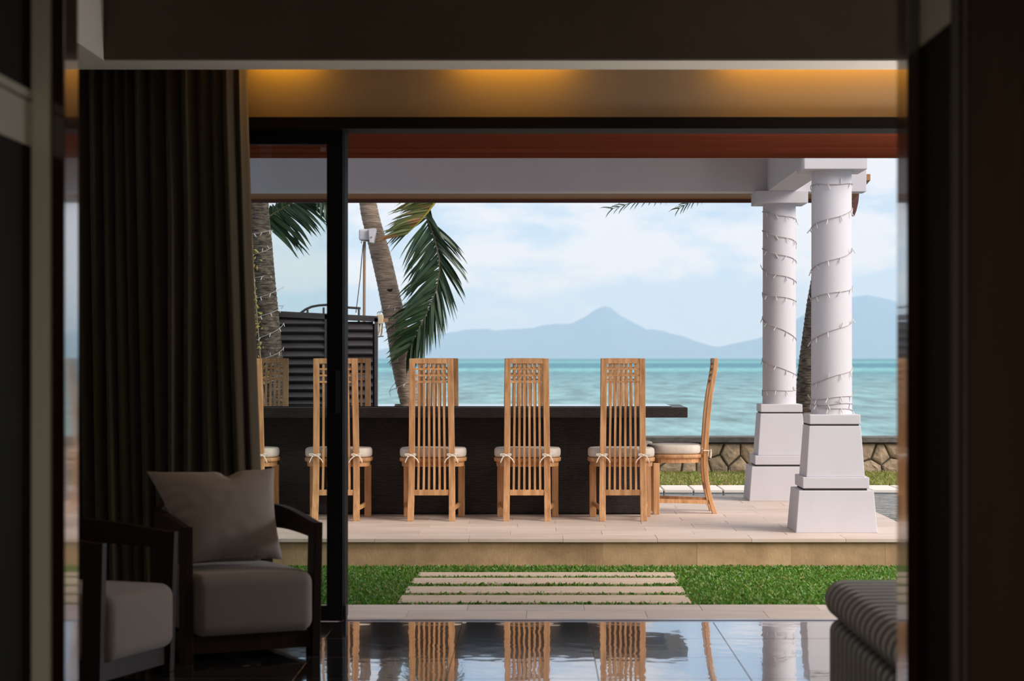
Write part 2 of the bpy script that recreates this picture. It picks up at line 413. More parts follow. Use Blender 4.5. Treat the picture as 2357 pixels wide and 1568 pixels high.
def grass(name, n, x0, x1, y0, y1, z, hmin, hmax, wid, m, label, holes=(), flop=.8):
    xs = rng.uniform(x0, x1, n); ys = rng.uniform(y0, y1, n)
    keep = np.ones(n, bool)
    for (a, b, c, d) in holes: keep &= ~((xs > a) & (xs < b) & (ys > c) & (ys < d))
    xs, ys = xs[keep], ys[keep]; n = len(xs)
    a = rng.uniform(0, 2 * math.pi, n); h = rng.uniform(hmin, hmax, n); w = wid * rng.uniform(.6, 1.3, n)
    b = rng.uniform(0, 2 * math.pi, n); ln = h * rng.uniform(.2, 1.0, n) * flop
    base = np.stack([xs, ys, np.full(n, z)], 1)
    side = np.stack([np.cos(a), np.sin(a), np.zeros(n)], 1) * w[:, None]
    lean = np.stack([np.cos(b), np.sin(b), np.zeros(n)], 1) * ln[:, None]
    up = np.zeros((n, 3)); up[:, 2] = h
    v = np.stack([base - side * .5, base + side * .5, base + side * .55 + lean * .4 + up * .6, base - side * .55 + lean * .4 + up * .6, base + lean + up * .95], 1)
    idx = np.arange(n) * 5
    q = np.stack([idx, idx + 1, idx + 2, idx + 3], 1); t = np.stack([idx + 3, idx + 2, idx + 4], 1)
    me = bpy.data.meshes.new(name)
    me.vertices.add(n * 5); me.vertices.foreach_set('co', v.reshape(-1))
    me.loops.add(n * 7); me.polygons.add(n * 2)
    loops = np.concatenate([q, t], 1).reshape(-1)
    me.loops.foreach_set('vertex_index', loops.astype(np.int32))
    st = np.stack([np.arange(n) * 7, np.arange(n) * 7 + 4], 1).reshape(-1)
    me.polygons.foreach_set('loop_start', st.astype(np.int32))
    me.update(calc_edges=True); me.validate()
    o = link(name, me, m, kind='stuff'); tag(o, label, 'grass'); return o
stepY = [(11.50, 11.86), (11.98, 12.31), (12.46, 12.79), (12.87, 13.12)]
sx = [(915, 1592, 11.5), (931, 1578, 12.0), (945, 1563, 12.48), (960, 1555, 12.9)]
steps = [(px2x(l_, y_), px2x(r_, y_), a_, b_) for (l_, r_, y_), (a_, b_) in zip(sx, stepY)]
grass('lawn_grass', 110000, -1.9, 2.9, 11.09, 13.53, ZG - .008, .018, .046, .015, M['grass'], 'dense green broad bladed lawn between the house and the raised terrace',
      [(a - .0, b + .0, c - .0, d + .0) for a, b, c, d in steps] + [(steps[0][0] + .05, steps[0][1] - .05, 11.9, 11.97), (steps[0][0] + .05, steps[0][1] - .05, 12.35, 12.43), (-1.0, .95, 11.2, 11.46)])
grass('back_lawn_grass', 52000, -4.5, 4.6, 19.42, 21.52, .085, .02, .05, .012, M['grass_dry'], 'short patchy yellow green lawn at the foot of the stone wall')

names_s = ['nearest of the four', 'second nearest of the four', 'third nearest of the four', 'farthest of the four']
for (a, b, c, d), nm in zip(steps, names_s):
    o = MB().box(-(b - a) / 2, (b - a) / 2, 0, d - c, 0, .062).build('stepping_stone', M['step'], bevel=.004)
    o.location = ((a + b) / 2, c, ZG - .04)
    tag(o, 'long beige stepping stone set in the lawn, %s' % nm, 'stepping stone', 'stepping stones across the lawn')

pool = MB().box(-6, 7, DECK_Y1 - .015, 18.795, -.9, .072).box(DECK_X1 - .015, 7, 14.2, DECK_Y1 - .016, -.9, .072).build('pool_water', M['pool'], kind='structure')
cop = empty('pool_coping', (0, 18.78, .1), kind='structure')
MB().box(-6, 7, 18.8, 19.42, -.6, .085).build('coping_bed', M['joint'], cop, world=True)
cs = MB().box(.006, .262 - .008, 0, .655, -.03, 0).me()
bmx = bmesh.new(); bmx.from_mesh(cs); bmesh.ops.bevel(bmx, geom=list(bmx.edges), offset=.004, segments=1, affect='EDGES'); bmx.to_mesh(cs); bmx.free()
x0c = px2x(1518, 19.43) - .262 * 17
for i in range(34):
    o = link('coping_slab', cs, M['coping'], cop); o.location = (x0c + i * .262, 0, 0)

# ---- terrace deck
deck = empty('terrace_deck', (0, DECK_Y0, ZG), kind='structure')
MB().box(DECK_X0, DECK_X1 - .02, DECK_Y0 + .055, DECK_Y1 - .02, -.5, ZD - .024).build('deck_bed', M['joint'], deck, world=True)
row = 0; y = DECK_Y0
tile_cache = {}
while y < DECK_Y1 - .05:
    y2 = min(y + .3, DECK_Y1)
    off = .3 * (row % 2) + (.04 if row % 3 == 0 else 0)
    xs_ = [DECK_X0]
    x = px2x(1710, 13.7) - .6 * 12 + off
    while x < DECK_X1 - .03:
        if x > DECK_X0 + .05: xs_.append(x)
        x += .6
    xs_.append(DECK_X1)
    for a, b in zip(xs_[:-1], xs_[1:]):
        key = (round(b - a, 3), round(y2 - y, 3))
        if key not in tile_cache:
            t_ = MB().box(.0008, b - a - .0008, .0008, y2 - y - .0008, -.024, 0).me()
            bmx = bmesh.new(); bmx.from_mesh(t_); bmesh.ops.bevel(bmx, geom=list(bmx.edges), offset=.0015, segments=1, affect='EDGES'); bmx.to_mesh(t_); bmx.free()
            tile_cache[key] = t_
        o = link('deck_tile', tile_cache[key], M['deck'], deck)
        o.location = (a, y - DECK_Y0, ZD - ZG + random.uniform(-.0008, .0008))
    y = y2; row += 1
x = px2x(954, 13.57) - .6 * 5
while x < DECK_X1 - .1:
    a, b = max(x, DECK_X0), min(x + .6, DECK_X1)
    if b - a > .1:
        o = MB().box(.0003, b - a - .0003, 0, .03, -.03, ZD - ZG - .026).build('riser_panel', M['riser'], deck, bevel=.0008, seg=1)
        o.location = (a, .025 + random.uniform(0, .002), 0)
    x += .6

# ---- stone wall
WY = px2y = 1.185 * F / (1088 - CY)        # wall base on the back lawn
WY = 21.55
wz0, wz1, wz2 = .085, py2z(1019.5, WY), py2z(1006, WY)
wall = empty('stone_garden_wall', (0, WY, wz0), label='low wall of irregular tan stones with a dark grey cap, at the edge of the sea', cat='wall')
MB().box(-4.6, 5.0, WY + .03, WY + .34, -1.2, wz1).build('mortar_core', M['mortar'], wall, world=True)
def clip(poly, p, q):
    m_ = ((p[0] + q[0]) / 2, (p[1] + q[1]) / 2); d = (q[0] - p[0], q[1] - p[1]); out_ = []
    f = lambda a: (a[0] - m_[0]) * d[0] + (a[1] - m_[1]) * d[1]
    for i in range(len(poly)):
        a, b = poly[i], poly[(i + 1) % len(poly)]; fa, fb = f(a), f(b)
        if fa <= 0: out_.append(a)
        if fa * fb < 0:
            t = fa / (fa - fb); out_.append((a[0] + (b[0] - a[0]) * t, a[1] + (b[1] - a[1]) * t))
    return out_
seeds = []
x = -4.6
hh = wz1 - wz0
i = 0
while x < 5.0:
    rows_ = 2
    for r_ in range(rows_):
        seeds.append((x + (.09 if r_ else 0) + random.uniform(-.06, .06), hh * (r_ + .5) / rows_ + random.uniform(-.055, .055)))
    x += .185; i += 1
for s_ in seeds:
    poly = [(max(-4.6, s_[0] - .3), 0), (min(5.0, s_[0] + .3), 0), (min(5.0, s_[0] + .3), hh), (max(-4.6, s_[0] - .3), hh)]
    for q in seeds:
        if q is not s_ and abs(q[0] - s_[0]) < .7: poly = clip(poly, s_, q)
        if len(poly) < 3: break
    if len(poly) < 3: continue
    cx_ = sum(p[0] for p in poly) / len(poly); cz_ = sum(p[1] for p in poly) / len(poly)
    def ring(k, inset, yy):
        o_ = []
        for p in poly:
            d = Vector((p[0] - cx_, p[1] - cz_)); L_ = d.length or 1
            d = d * max(.1, (L_ - inset) / L_) * k
            o_.append((d.x + random.uniform(-.003, .003), yy + random.uniform(-.004, .004), d.y))
        return o_
    pr = random.uniform(.0, .015)
    o = MB().loft([ring(1, .007, .05), ring(1, .007, .002 - pr), ring(1, .022, -.018 - pr), ring(.45, .02, -.027 - pr)]).build('stone', M['stone'], wall)
    o.location = (cx_, .03, cz_)
x = -4.6
for w_ in [1.4, 1.5, 1.35, 1.3, 1.46, 1.5, 1.1]:
    MB().box(x + .003, min(5.0, x + w_) - .003, WY - .04, WY + .36, wz1 + .001, wz2).build('cap_stone', M['wallcap'], wall, bevel=.006, world=True, seg=1)
    x += w_

# ---- threshold paving outside the door
pav = empty('threshold_paving', (0, 10.42, ZP), kind='structure')
MB().box(-3, 3.4, 10.42, 11.08, -.5, ZP - .02).build('paving_bed', M['joint'], pav, world=True)
for (ya, yb, ph) in ((10.83, 11.085, px2x(1344, 11)), (10.53, 10.828, px2x(1212, 10.7)), (10.422, 10.528, px2x(1344, 10.5))):
    x = ph - .6 * 5
    while x < 3.3:
        o = MB().box(.001, .599, .001, yb - ya - .001, -.02, 0).build('paving_slab', M['paving'], pav, bevel=.001, seg=1)
        o.location = (x, ya - 10.42, random.uniform(-.0006, .0006)); x += .6

# ================================================================== ROOM SHELL
RX0, RX1, RY0, RY1, RZ = -2.9, 2.9, 5.0, 10.2, 3.0
floor = empty('floor', (0, 0, 0), kind='structure')
MB().box(RX0, RX1, -1.6, 10.20, -.3, -.012).build('floor_bed', M['grout'], floor)
ft = MB().box(.0012, .5988, .0012, .5988, -.012, 0).me()
bmx = bmesh.new(); bmx.from_mesh(ft); bmesh.ops.bevel(bmx, geom=list(bmx.edges), offset=.0008, segments=1, affect='EDGES'); bmx.to_mesh(ft); bmx.free()
ys_ = [10.195 - .0 - .62 * 0]
yy = 10.2
while yy > 4.7:
    ya = yy - .6
    for i in range(-5, 5):
        x = .239 + .6 * i
        if x < RX0 - .3 or x > RX1 - .1: continue
        o = link('floor_tile', ft, M['floor_tile'], floor); o.location = (x, ya, random.uniform(-.0002, .0002))
        o.rotation_euler = (random.uniform(-1, 1) * .00035, random.uniform(-1, 1) * .00035, 0)
    yy = ya
box('ceiling', M['plaster'], RX0 - .2, RX1 + .2, 4.86, 10.45, RZ, RZ + .25, kind='structure')
box('wall_left', M['plaster'], RX0 - .2, RX0, 4.86, 10.4, -.3, RZ, kind='structure')
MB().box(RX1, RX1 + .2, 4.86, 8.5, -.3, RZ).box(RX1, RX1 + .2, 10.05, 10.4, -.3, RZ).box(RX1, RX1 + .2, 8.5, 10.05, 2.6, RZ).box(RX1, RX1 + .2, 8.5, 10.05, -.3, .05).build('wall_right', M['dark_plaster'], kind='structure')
w1 = empty('window_1', (RX1 + .1, 8.8, .05), kind='structure')
wf = MB()
for ya in (8.5, 9.24, 9.99): wf.box(RX1 + .06, RX1 + .12, ya, ya + .06, .05, 2.6)
wf.box(RX1 + .06, RX1 + .12, 8.56, 9.99, .05, .11).box(RX1 + .06, RX1 + .12, 8.56, 9.99, 2.54, 2.6).build('window_frame', M['frame_metal'], w1, world=True)
MB().box(RX1 + .088, RX1 + .094, 8.56, 9.99, .11, 2.54).build('window_pane', M['glass'], w1, world=True)
# partition towards the camera, with the wide opening
pw = MB().box(RX0, -1.111, 4.87, 5.0, 0, RZ).box(.872, RX1, 4.87, 5.0, 0, RZ).box(-1.111, .872, 4.87, 5.0, 2.5, RZ)
pw.build('wall_back', M['dark_plaster'], kind='structure')
# dropped border round the ceiling (soffit): left and along the window
YA, YB = 9.46, 9.75
ZS = py2z(160, YB)
box('trim_8', M['bulkhead_shade'], px2x(240, YA) + .001, RX1, YA - .012, YA - .0005, ZS + .006, RZ, kind='structure')  # front of the soffit, coloured darker to stand for shade
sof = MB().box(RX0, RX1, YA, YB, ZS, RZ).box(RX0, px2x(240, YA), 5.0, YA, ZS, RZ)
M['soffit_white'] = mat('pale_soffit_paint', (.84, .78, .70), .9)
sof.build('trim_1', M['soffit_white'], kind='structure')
# wall band above the sliding door (Y 10.15)
ZH = py2z(270, 10.15)
M['cove_paint'] = mat('warm_wall_paint', (.42, .35, .26), .9)
box('wall_front', M['cove_paint'], RX0, RX1, 10.15, 10.4, ZH, RZ, kind='structure')
box('trim_2', M['frame_metal'], RX0, RX1, 10.13, 10.36, py2z(296, 10.13), ZH - .001, kind='structure')
# corridor shell in which the camera stands
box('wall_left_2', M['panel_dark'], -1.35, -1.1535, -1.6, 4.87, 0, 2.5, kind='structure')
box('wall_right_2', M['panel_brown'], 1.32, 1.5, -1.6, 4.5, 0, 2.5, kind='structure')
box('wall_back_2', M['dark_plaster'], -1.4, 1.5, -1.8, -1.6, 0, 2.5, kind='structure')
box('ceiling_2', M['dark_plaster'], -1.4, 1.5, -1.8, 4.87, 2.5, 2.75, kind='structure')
# left: pale casing face, lacquered jamb
box('trim_3', M['casing_light'], -1.153, -1.111, 4.84, 4.869, 0, 2.5, kind='structure', bevel=.004)
box('trim_4', M['lacquer'], -1.111, -1.08, 4.86, 5.0, 0, 2.5, kind='structure', bevel=.002)
box('trim_5', M['lacquer'], .843, .872, 4.86, 5.0, 0, 2.5, kind='structure', bevel=.002)
# right: dark reveal with pale plaster above, then brown wall face with slim trims
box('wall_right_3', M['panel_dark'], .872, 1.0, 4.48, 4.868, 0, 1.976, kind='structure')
box('wall_right_4', M['casing_light'], .872, 1.0, 4.48, 4.868, 1.978, 2.5, kind='structure')
box('wall_right_5', M['panel_brown'], .895, 1.34, 4.452, 4.479, 0, 2.5, kind='structure')
box('trim_6', M['dark_plaster'], .868, .8795, 4.44, 4.479, 0, 2.5, kind='structure', bevel=.002)
box('trim_7', M['dark_plaster'], .8865, .8955, 4.435, 4.479, 0, 2.5, kind='structure', bevel=.002)
# pale framed panel on the left wall
pn = empty('wall_panel', (-1.1535, 4.2, 1.748), label='pale framed panel on the dark left wall beside the doorway', cat='panel')
MB().box(-1.1533, -1.149, 3.8, 4.83, 1.748, 1.848).build('panel_board', M['casing_light'], pn, world=True)
MB().box(-1.1533, -1.145, 3.8, 4.85, 1.853, 1.873).build('panel_frame', M['casing_light'], pn, world=True, bevel=.002)
# unseen ceiling lamp, added to light the pale casing and the passage
cl = empty('passage_fill_light', (.1, 2.2, 2.5), label='unseen round ceiling light added to brighten the passage', cat='ceiling light')
lm = mat('fill_light_diffuser', (.8, .8, .8), .5, emis=(1, .90, .74), estr=210)
MB().cyl(.1, 2.2, 2.455, 2.499, .11, .12, 24).build('lamp_body', M['white'], cl, world=True)
MB().cyl(.1, 2.2, 2.447, 2.454, .10, .10, 24).build('diffuser', lm, cl, world=True)

# unseen lamp added at the right, near the door, to brighten the armchairs
fl0 = empty('fill_lamp', (2.5, 9.8, 0), label='added fill lamp with a pale drum shade, unseen at the right end of the room', cat='lamp')
shade = mat('fill_lamp_shade', (.8, .76, .7), .8, emis=(1, .93, .86), estr=40)
MB().cyl(0, 0, 0, .025, .16, .15, 32).build('base', M['frame_metal'], fl0)
MB().cyl(0, 0, .025, 1.08, .013, .013, 12).build('pole', M['frame_metal'], fl0)
autosmooth(MB().cyl(0, 0, 1.08, 1.52, .19, .15, 40).build('lamp_shade', shade, fl0), 40)
# warm cove lamps
cove = mat('cove_glow', (.8, .5, .2), .5, emis=(1.0, .45, .02), estr=14)
where = ['leftmost', 'middle', 'rightmost']
for i, (px, ln) in enumerate(((650, .34), (1180, .55), (1900, 1.0))):
    cx_ = px2x(px, 10.1)
    r_ = empty('cove_lamp', (cx_, 10.07, 2.73), label='warm strip lamp hidden in the cove over the sliding door, %s of three' % where[i], cat='lamp', group='warm cove strip lamps')
    MB().box(-ln / 2, ln / 2, -.03, .04, .0, .268).build('housing', M['white'], r_, bevel=.003)
    MB().box(-ln / 2 + .01, ln / 2 - .01, -.015, .025, -.012, -.001).build('tube', cove, r_)

# ---- house eave outside: flat boarded soffit and fascia
eave = empty('house_eave', (0, 10.4, 2.39), kind='structure')
MB().box(-4.5, 3.1, 10.4, 11.93, 2.425, 2.62).build('eave_deck', M['roof'], eave, world=True)
MB().box(-4.5, 3.1, 10.34, 10.43, 2.372, 2.425).build('eave_trim', M['frame_metal'], eave, world=True)
yb_ = [10.435, 10.80, 11.12, 11.42, 11.72]
for a, b, dz in ((10.435, 10.80, 0), (10.804, 11.12, 0), (11.124, 11.41, 0), (11.416, 11.66, -.004), (11.664, 11.93, -.008)):
    MB().box(-4.5, 3.1, a, b, 2.392 + dz, 2.424).build('eave_board', M['soffit_wood'], eave, world=True, bevel=.002, seg=1)
# roof over the room so no daylight leaks in
box('house_roof', M['roof'], -4.5, 3.4, 4.6, 10.399, 3.26, 3.5, kind='structure')
box('wall_outer_left', M['white'], -4.5, RX0 - .21, 10.1, 10.38, -.3, 3.25, kind='structure')

# ================================================================== sliding door
DY = 10.2
sdoor = empty('sliding_door', (-1.4, DY, 0), label='tall dark framed sliding glass door panel standing beside the curtain', cat='door')
xg0, xs0, xs1 = -2.7, px2x(752, DY), px2x(789, DY)
zt0, zt1 = py2z(332, DY), py2z(297, DY)
MB().box(xs0, xs1, DY, DY + .05, .005, zt1).build('stile', M['frame_metal'], sdoor, world=True, bevel=.003)
MB().box(xs1 - .03, xs1 + .003, DY + .055, DY + .25, .002, zt1).build('side_jamb', M['frame_metal'], sdoor, world=True, bevel=.002)
MB().box(xs1 + .003, xs1 + .014, DY + .02, DY + .10, -.01, .075).build('bottom_guide', M['cable'], sdoor, world=True, bevel=.002)
MB().box(xg0, xs0 - .0005, DY, DY + .05, zt0, zt1).build('top_rail', M['frame_metal'], sdoor, world=True, bevel=.003)
MB().box(xg0, xs0 - .0005, DY, DY + .05, .005, .075).build('bottom_rail', M['frame_metal'], sdoor, world=True, bevel=.003)
MB().box(xg0, xs0 - .0005, DY + .022, DY + .028, .076, zt0 - .001).build('glass_pane', M['glass'], sdoor, world=True)
MB().box(px2x(737, DY), px2x(749, DY), DY + .019, DY + .0215, py2z(348, DY), py2z(338, DY)).build('sticker', M['bulb'], sdoor, world=True)
MB().box(px2x(772, DY), px2x(783, DY), DY - .003, DY - .0005, py2z(952, DY), py2z(853, DY)).build('handle', M['cable'], sdoor, world=True, bevel=.001)
trk = empty('door_track', (0, 10.3, 0), kind='structure')
MB().box(-2.8, 2.8, 10.203, 10.425, -.3, -.022).build('track_bed', M['grout'], trk, world=True)
for k, (a, b, z_) in enumerate(((10.21, 10.235, -.004), (10.27, 10.30, -.008), (10.36, 10.40, -.010))):
    MB().box(xs1 + .02 if k == 0 else -2.8, 2.8, a, b, -.022, z_).build('track_rail', M['track'], trk, world=True)

# ================================================================== curtain
def make_curtain():
    nx, nz = 420, 24
    zt, zb = 2.93, .015
    V = []; Fc = []
    ridges_top = []
    rs = random.Random(4)
    phs = []; ph = 0
    knots = [0]
    # irregular pleats
    while knots[-1] < 1: knots.append(knots[-1] + rs.uniform(.034, .062))
    knots = [k_ / knots[-1] for k_ in knots]
    amps = [rs.uniform(.6, 1.15) for _ in knots]
    def prof(u):
        for i in range(len(knots) - 1):
            if knots[i] <= u <= knots[i + 1]:
                t = (u - knots[i]) / (knots[i + 1] - knots[i])
                return amps[i], t
        return 1, 0
    for j in range(nz + 1):
        w = j / nz; z = zt + (zb - zt) * w
        for i in range(nx + 1):
            u = i / nx
            a, t = prof(min(u, .9999))
            s_ = math.sin(2 * math.pi * t)
            xr = -1.372 + .10 * w ** 1.3 - .0 * w        # free right edge, hanging slightly out
            X = -2.72 + (xr + 2.72) * u + .012 * math.sin(4 * math.pi * t) * (1 - w)
            X += .03 * math.sin(2 * math.pi * t + 1.2) * .5
            if w > .35: X -= (w - .35) * .10 * math.exp(-((u - .78) / .09) ** 2)
            am = .062 * a * (.55 + .45 * min(1, w * 6)) * (1 + .25 * w)
            Y = 9.97 + am * s_ + .006 * math.sin(u * 37 + w * 5)
            if w < .04: Y = 9.985 + am * s_ * (.6 + 10 * w)
            k_ = max(0, (u - .955) / .045)
            Y += .075 * k_ ** 2; X -= .02 * k_ ** 2
            V.append((X, Y, z))
    for j in range(nz):
        for i in range(nx):
            a = j * (nx + 1) + i; Fc.append((a, a + 1, a + nx + 2, a + nx + 1))
    me = me_from([(v[0] + 2.0, v[1] - 9.985, v[2]) for v in V], Fc)
    o = link('curtain', me, M['curtain'], smooth=True)
    o.location = (-2.0, 9.985, 0)
    so = o.modifiers.new('t', 'SOLIDIFY'); so.thickness = .003
    tag(o, 'floor length olive brown pleated curtain hanging at the left of the sliding door', 'curtain')
make_curtain()
box('curtain_rail', M['white'], -2.75, 2.75, 9.96, 10.01, 2.935, 2.999)
tag(bpy.data.objects['curtain_rail'], 'slim white curtain rail inside the ceiling pocket over the door', 'curtain rail')

# ================================================================== armchairs
def superbox(name, x0, x1, y0, y1, z0, z1, m, parent, r=.04, crown=.0, seg=4):
    bm = bmesh.new(); bmesh.ops.create_cube(bm, size=2)
    bmesh.ops.subdivide_edges(bm, edges=bm.edges, cuts=13, use_grid_fill=True)
    hx, hy, hz_ = (x1-x0)/2, (y1-y0)/2, (z1-z0)/2
    r = min(r, hx, hy, hz_)
    def rm(t, h):
        i = round((t + 1) * 7); k = i if i <= 7 else 14 - i; sg = -1 if i <= 7 else 1
        return sg * (h - r * (1 - math.tan(math.pi/4 * (4 - k) / 4)) if k < 4 else (h - r) * (7 - k) / 3)
    for v in bm.verts:
        p = Vector((rm(v.co.x, hx), rm(v.co.y, hy), rm(v.co.z, hz_)))
        q = Vector([max(-(h - r), min(h - r, c)) for c, h in zip(p, (hx, hy, hz_))])
        d = p - q
        if d.length > 1e-9: p = q + d.normalized() * r
        v.co = p + Vector(((x0+x1)/2, (y0+y1)/2, (z0+z1)/2))
    for v in bm.verts:
        if v.co.z > (z0+z1)/2:
            u = (v.co.x - (x0+x1)/2) / ((x1-x0)/2); w = (v.co.y - (y0+y1)/2) / ((y1-y0)/2)
            v.co.z += crown * (1 - u*u) * (1 - w*w)
    me = bm_me(bm); o = link(name, me, m, parent, smooth=True); return o

def make_armchair(loc, rz, label):
    r = empty('armchair', loc, rz, label, 'armchair', 'dark wood lounge armchairs')
    # wrap-around arm and back band
    path = []
    for s_ in np.linspace(0, 1, 8): path.append((-.2875, .03 + .36 * s_))
    for a in np.linspace(0, math.pi / 2, 8)[1:]: path.append((-.2875 + .21 * (1 - math.cos(a)), .39 + .21 * math.sin(a)))
    path.append((0, .615))
    path = path + [(-x, y) for x, y in path[::-1][1:]]
    rings = []
    n = len(path)
    for i, (x, y) in enumerate(path):
        t = Vector((path[min(i+1, n-1)][0] - path[max(i-1, 0)][0], path[min(i+1, n-1)][1] - path[max(i-1, 0)][1])).normalized()
        nrm = Vector((-t.y, t.x)) * .0175
        d = max(0, y - .03)
        zt = .566 + .052 * math.sin(min(1, d / .56) * math.pi / 2) + .02 * max(0, (d - .45) / .14)
        th = .068 + .04 * min(1, d / .5)
        rings.append([(x + nrm.x, y + nrm.y, zt - th), (x - nrm.x, y - nrm.y, zt - th), (x - nrm.x, y - nrm.y, zt), (x + nrm.x, y + nrm.y, zt)])
    MB().loft(rings).build('arm_and_back_rail', M['armwood'], r, bevel=.004, seg=2)
    for s_ in (-1, 1):
        a, b = sorted((s_ * .305, s_ * .270)); a2, b2 = sorted((s_ * .300, s_ * .262))
        MB().frustum((a2, b2, .012, .088), (a, b, -.004, .080), 0, .566).build('leg', M['armwood'], r, bevel=.003)
        a, b = sorted((s_ * .285, s_ * .245))
        MB().frustum((a, b, .54, .60), (a - s_ * .02, b - s_ * .02, .50, .555), 0, .54).build('leg', M['armwood'], r, bevel=.003)
    fr = MB().box(-.262, .262, .03, .06, .035, .105).box(-.262, -.235, .06, .56, .035, .105).box(.235, .262, .06, .56, .035, .105).box(-.262, .262, .54, .565, .035, .105)
    fr.build('seat_frame', M['armwood'], r)
    superbox('seat_cushion', -.266, .266, -.018, .55, .107, .362, M['uphol'], r, .05, .016)
    superbox('back_cushion', -.235, .235, .44, .57, .368, .60, M['uphol'], r, .05, .0)
    return r
ac1 = make_armchair((-1.188, 8.93, 0), math.radians(27.4), 'dark wood armchair with grey seat and a large pillow, beside the sliding door')
ac0 = make_armchair((-1.55, 8.31, 0), math.radians(72), 'dark wood armchair without a pillow, turned sideways at the left edge behind the doorway jamb')

def make_pillow():
    TL, TR, BL, BR = Vector((-1.695, 9.22, .775)), Vector((-1.158, 9.36, .782)), Vector((-1.475, 8.96, .398)), Vector((-1.098, 9.16, .398))
    n = 32; V = []; Fc = []
    nrm = (TR - TL).cross(BL - TL).normalized()
    if nrm.y > 0: nrm = -nrm
    for side in (1, -1):
        for j in range(n + 1):
            for i in range(n + 1):
                u, v = i / n, j / n
                # concave seams between the ears
                uu = u + (.035 * math.sin(math.pi * v)) * (1 - 2 * u)
                vv = v + (.045 * math.sin(math.pi * u)) * (1 - 2 * v)
                p = (TL * (1 - uu) + TR * uu) * (1 - vv) + (BL * (1 - uu) + BR * uu) * vv
                th = .085 * (max(0, math.sin(math.pi * u)) ** .42) * (max(0, math.sin(math.pi * v)) ** .42)
                th += .004 * mnoise.noise(Vector((u * 7, v * 7, side * 3.1))) * math.sin(math.pi * u)
                if side > 0:
                    th += .006 * math.sin(v * 46) * math.exp(-(u / .16) ** 2) * math.sin(math.pi * v)
                    th -= .022 * math.exp(-((u - .62) / .06) ** 2 - ((v - .06) / .10) ** 2)
                V.append(p + nrm * th * side - Vector((0, 0, .014)) * math.exp(-((u - .62) / .05) ** 2) * max(0, 1 - v * 6))
    m_ = (n + 1) ** 2
    for sd_ in (0, 1):
        for j in range(n):
            for i in range(n):
                a = sd_ * m_ + j * (n + 1) + i
                q = (a, a + 1, a + n + 2, a + n + 1)
                Fc.append(q[::-1] if sd_ == 0 else q)
    base = Vector((-1.3, 9.1, .4))
    me = me_from([v - base for v in V], Fc)
    bm = bmesh.new(); bm.from_mesh(me); bmesh.ops.remove_doubles(bm, verts=bm.verts, dist=.0004); bmesh.ops.recalc_face_normals(bm, faces=bm.faces); bm.to_mesh(me); bm.free()
    o = link('throw_pillow', me, M['pillow'], smooth=True); o.location = base
    tag(o, 'large square grey throw pillow propped on the armchair by the sliding door', 'pillow')
make_pillow()

# ================================================================== upholstered daybed at right
def velvet():
    m = mat('striped_grey_velvet', (.09, .08, .07), .7, sheen=.6)
    t = m.node_tree; n = t.nodes; l = t.links; p = n['Principled BSDF']
    tc = n.new('ShaderNodeTexCoord'); mp = n.new('ShaderNodeMapping'); l.new(tc.outputs['Object'], mp.inputs[0]); mp.inputs['Scale'].default_value = (0, 1, 0)
    wv = n.new('ShaderNodeTexWave'); wv.bands_direction = 'Y'; l.new(mp.outputs[0], wv.inputs['Vector']); wv.inputs['Scale'].default_value = 3.1; wv.inputs['Distortion'].default_value = 0; wv.wave_profile = 'SIN'
    ns_ = n.new('ShaderNodeTexNoise'); l.new(tc.outputs['Object'], ns_.inputs['Vector']); ns_.inputs['Scale'].default_value = 7
    mx = n.new('ShaderNodeMix'); mx.data_type = 'RGBA'; l.new(wv.outputs['Fac'], mx.inputs[0])
    mx.inputs[6].default_value = (.045, .038, .032, 1); mx.inputs[7].default_value = (.13, .112, .098, 1)
    l.new(mx.outputs[2], p.inputs['Base Color'])
    b = n.new('ShaderNodeBump'); l.new(wv.outputs['Fac'], b.inputs['Height']); b.inputs['Strength'].default_value = .7; b.inputs['Distance'].default_value = .012
    l.new(b.outputs[0], p.inputs['Normal']); return m
M['velvet'] = velvet()
db = empty('daybed', (1.6, 6.6, 0), label='low daybed in dark grey striped velvet at the right of the room', cat='daybed')
DX = px2x(1893, 7.6)
zc1, zc0 = py2z(1331, 7.6), py2z(1418, 7.6)
superbox('mattress_cushion', DX - 1.6, 2.5 - 1.6, -1.1, 1.0, zc0, zc1, M['velvet'], db, .078, .008, 6)
superbox('upholstered_base', DX + .018 - 1.6, 2.48 - 1.6, -1.08, .985, .04, zc0 - .002, M['velvet'], db, .045, 0, 5)
for sx_ in (DX + .12, 2.35):
    for sy_ in (5.65, 7.45):
        MB().cyl(sx_ - 1.6, sy_ - 6.6, 0, .045, .02, .025, 12).build('leg', M['armwood'], db)

# ================================================================== dining table
TY0, TY1, TX1, TX0 = 15.30, 16.27, px2x(1583, 15.3), -2.75
ZT = py2z(938, TY0)
tb = empty('dining_table', ((TX0 + TX1) / 2, (TY0 + TY1) / 2, ZD), label='long black woven rattan dining table with a dark glass inset top on the terrace', cat='table')
fw = .13
fr = MB()
fr.box(TX0, TX1, TY0, TY0 + fw, ZT - .074, ZT).box(TX0, TX1, TY1 - fw, TY1, ZT - .074, ZT).box(TX0, TX0 + fw, TY0 + fw, TY1 - fw, ZT - .074, ZT).box(TX1 - fw, TX1, TY0 + fw, TY1 - fw, ZT - .074, ZT)
fr.build('tabletop_frame', M['rattan'], tb, world=True, bevel=.007)
MB().box(TX0 + fw - .02, TX1 - fw + .02, TY0 + fw - .02, TY1 - fw + .02, ZT + .0005, ZT + .006).build('glass_top', M['table_glass'], tb, world=True)
MB().box(TX0 + .35, px2x(1484, 15.6), 15.60, 16.0, ZD + .012, ZT - .075).build('table_base', M['rattan'], tb, world=True, bevel=.006)
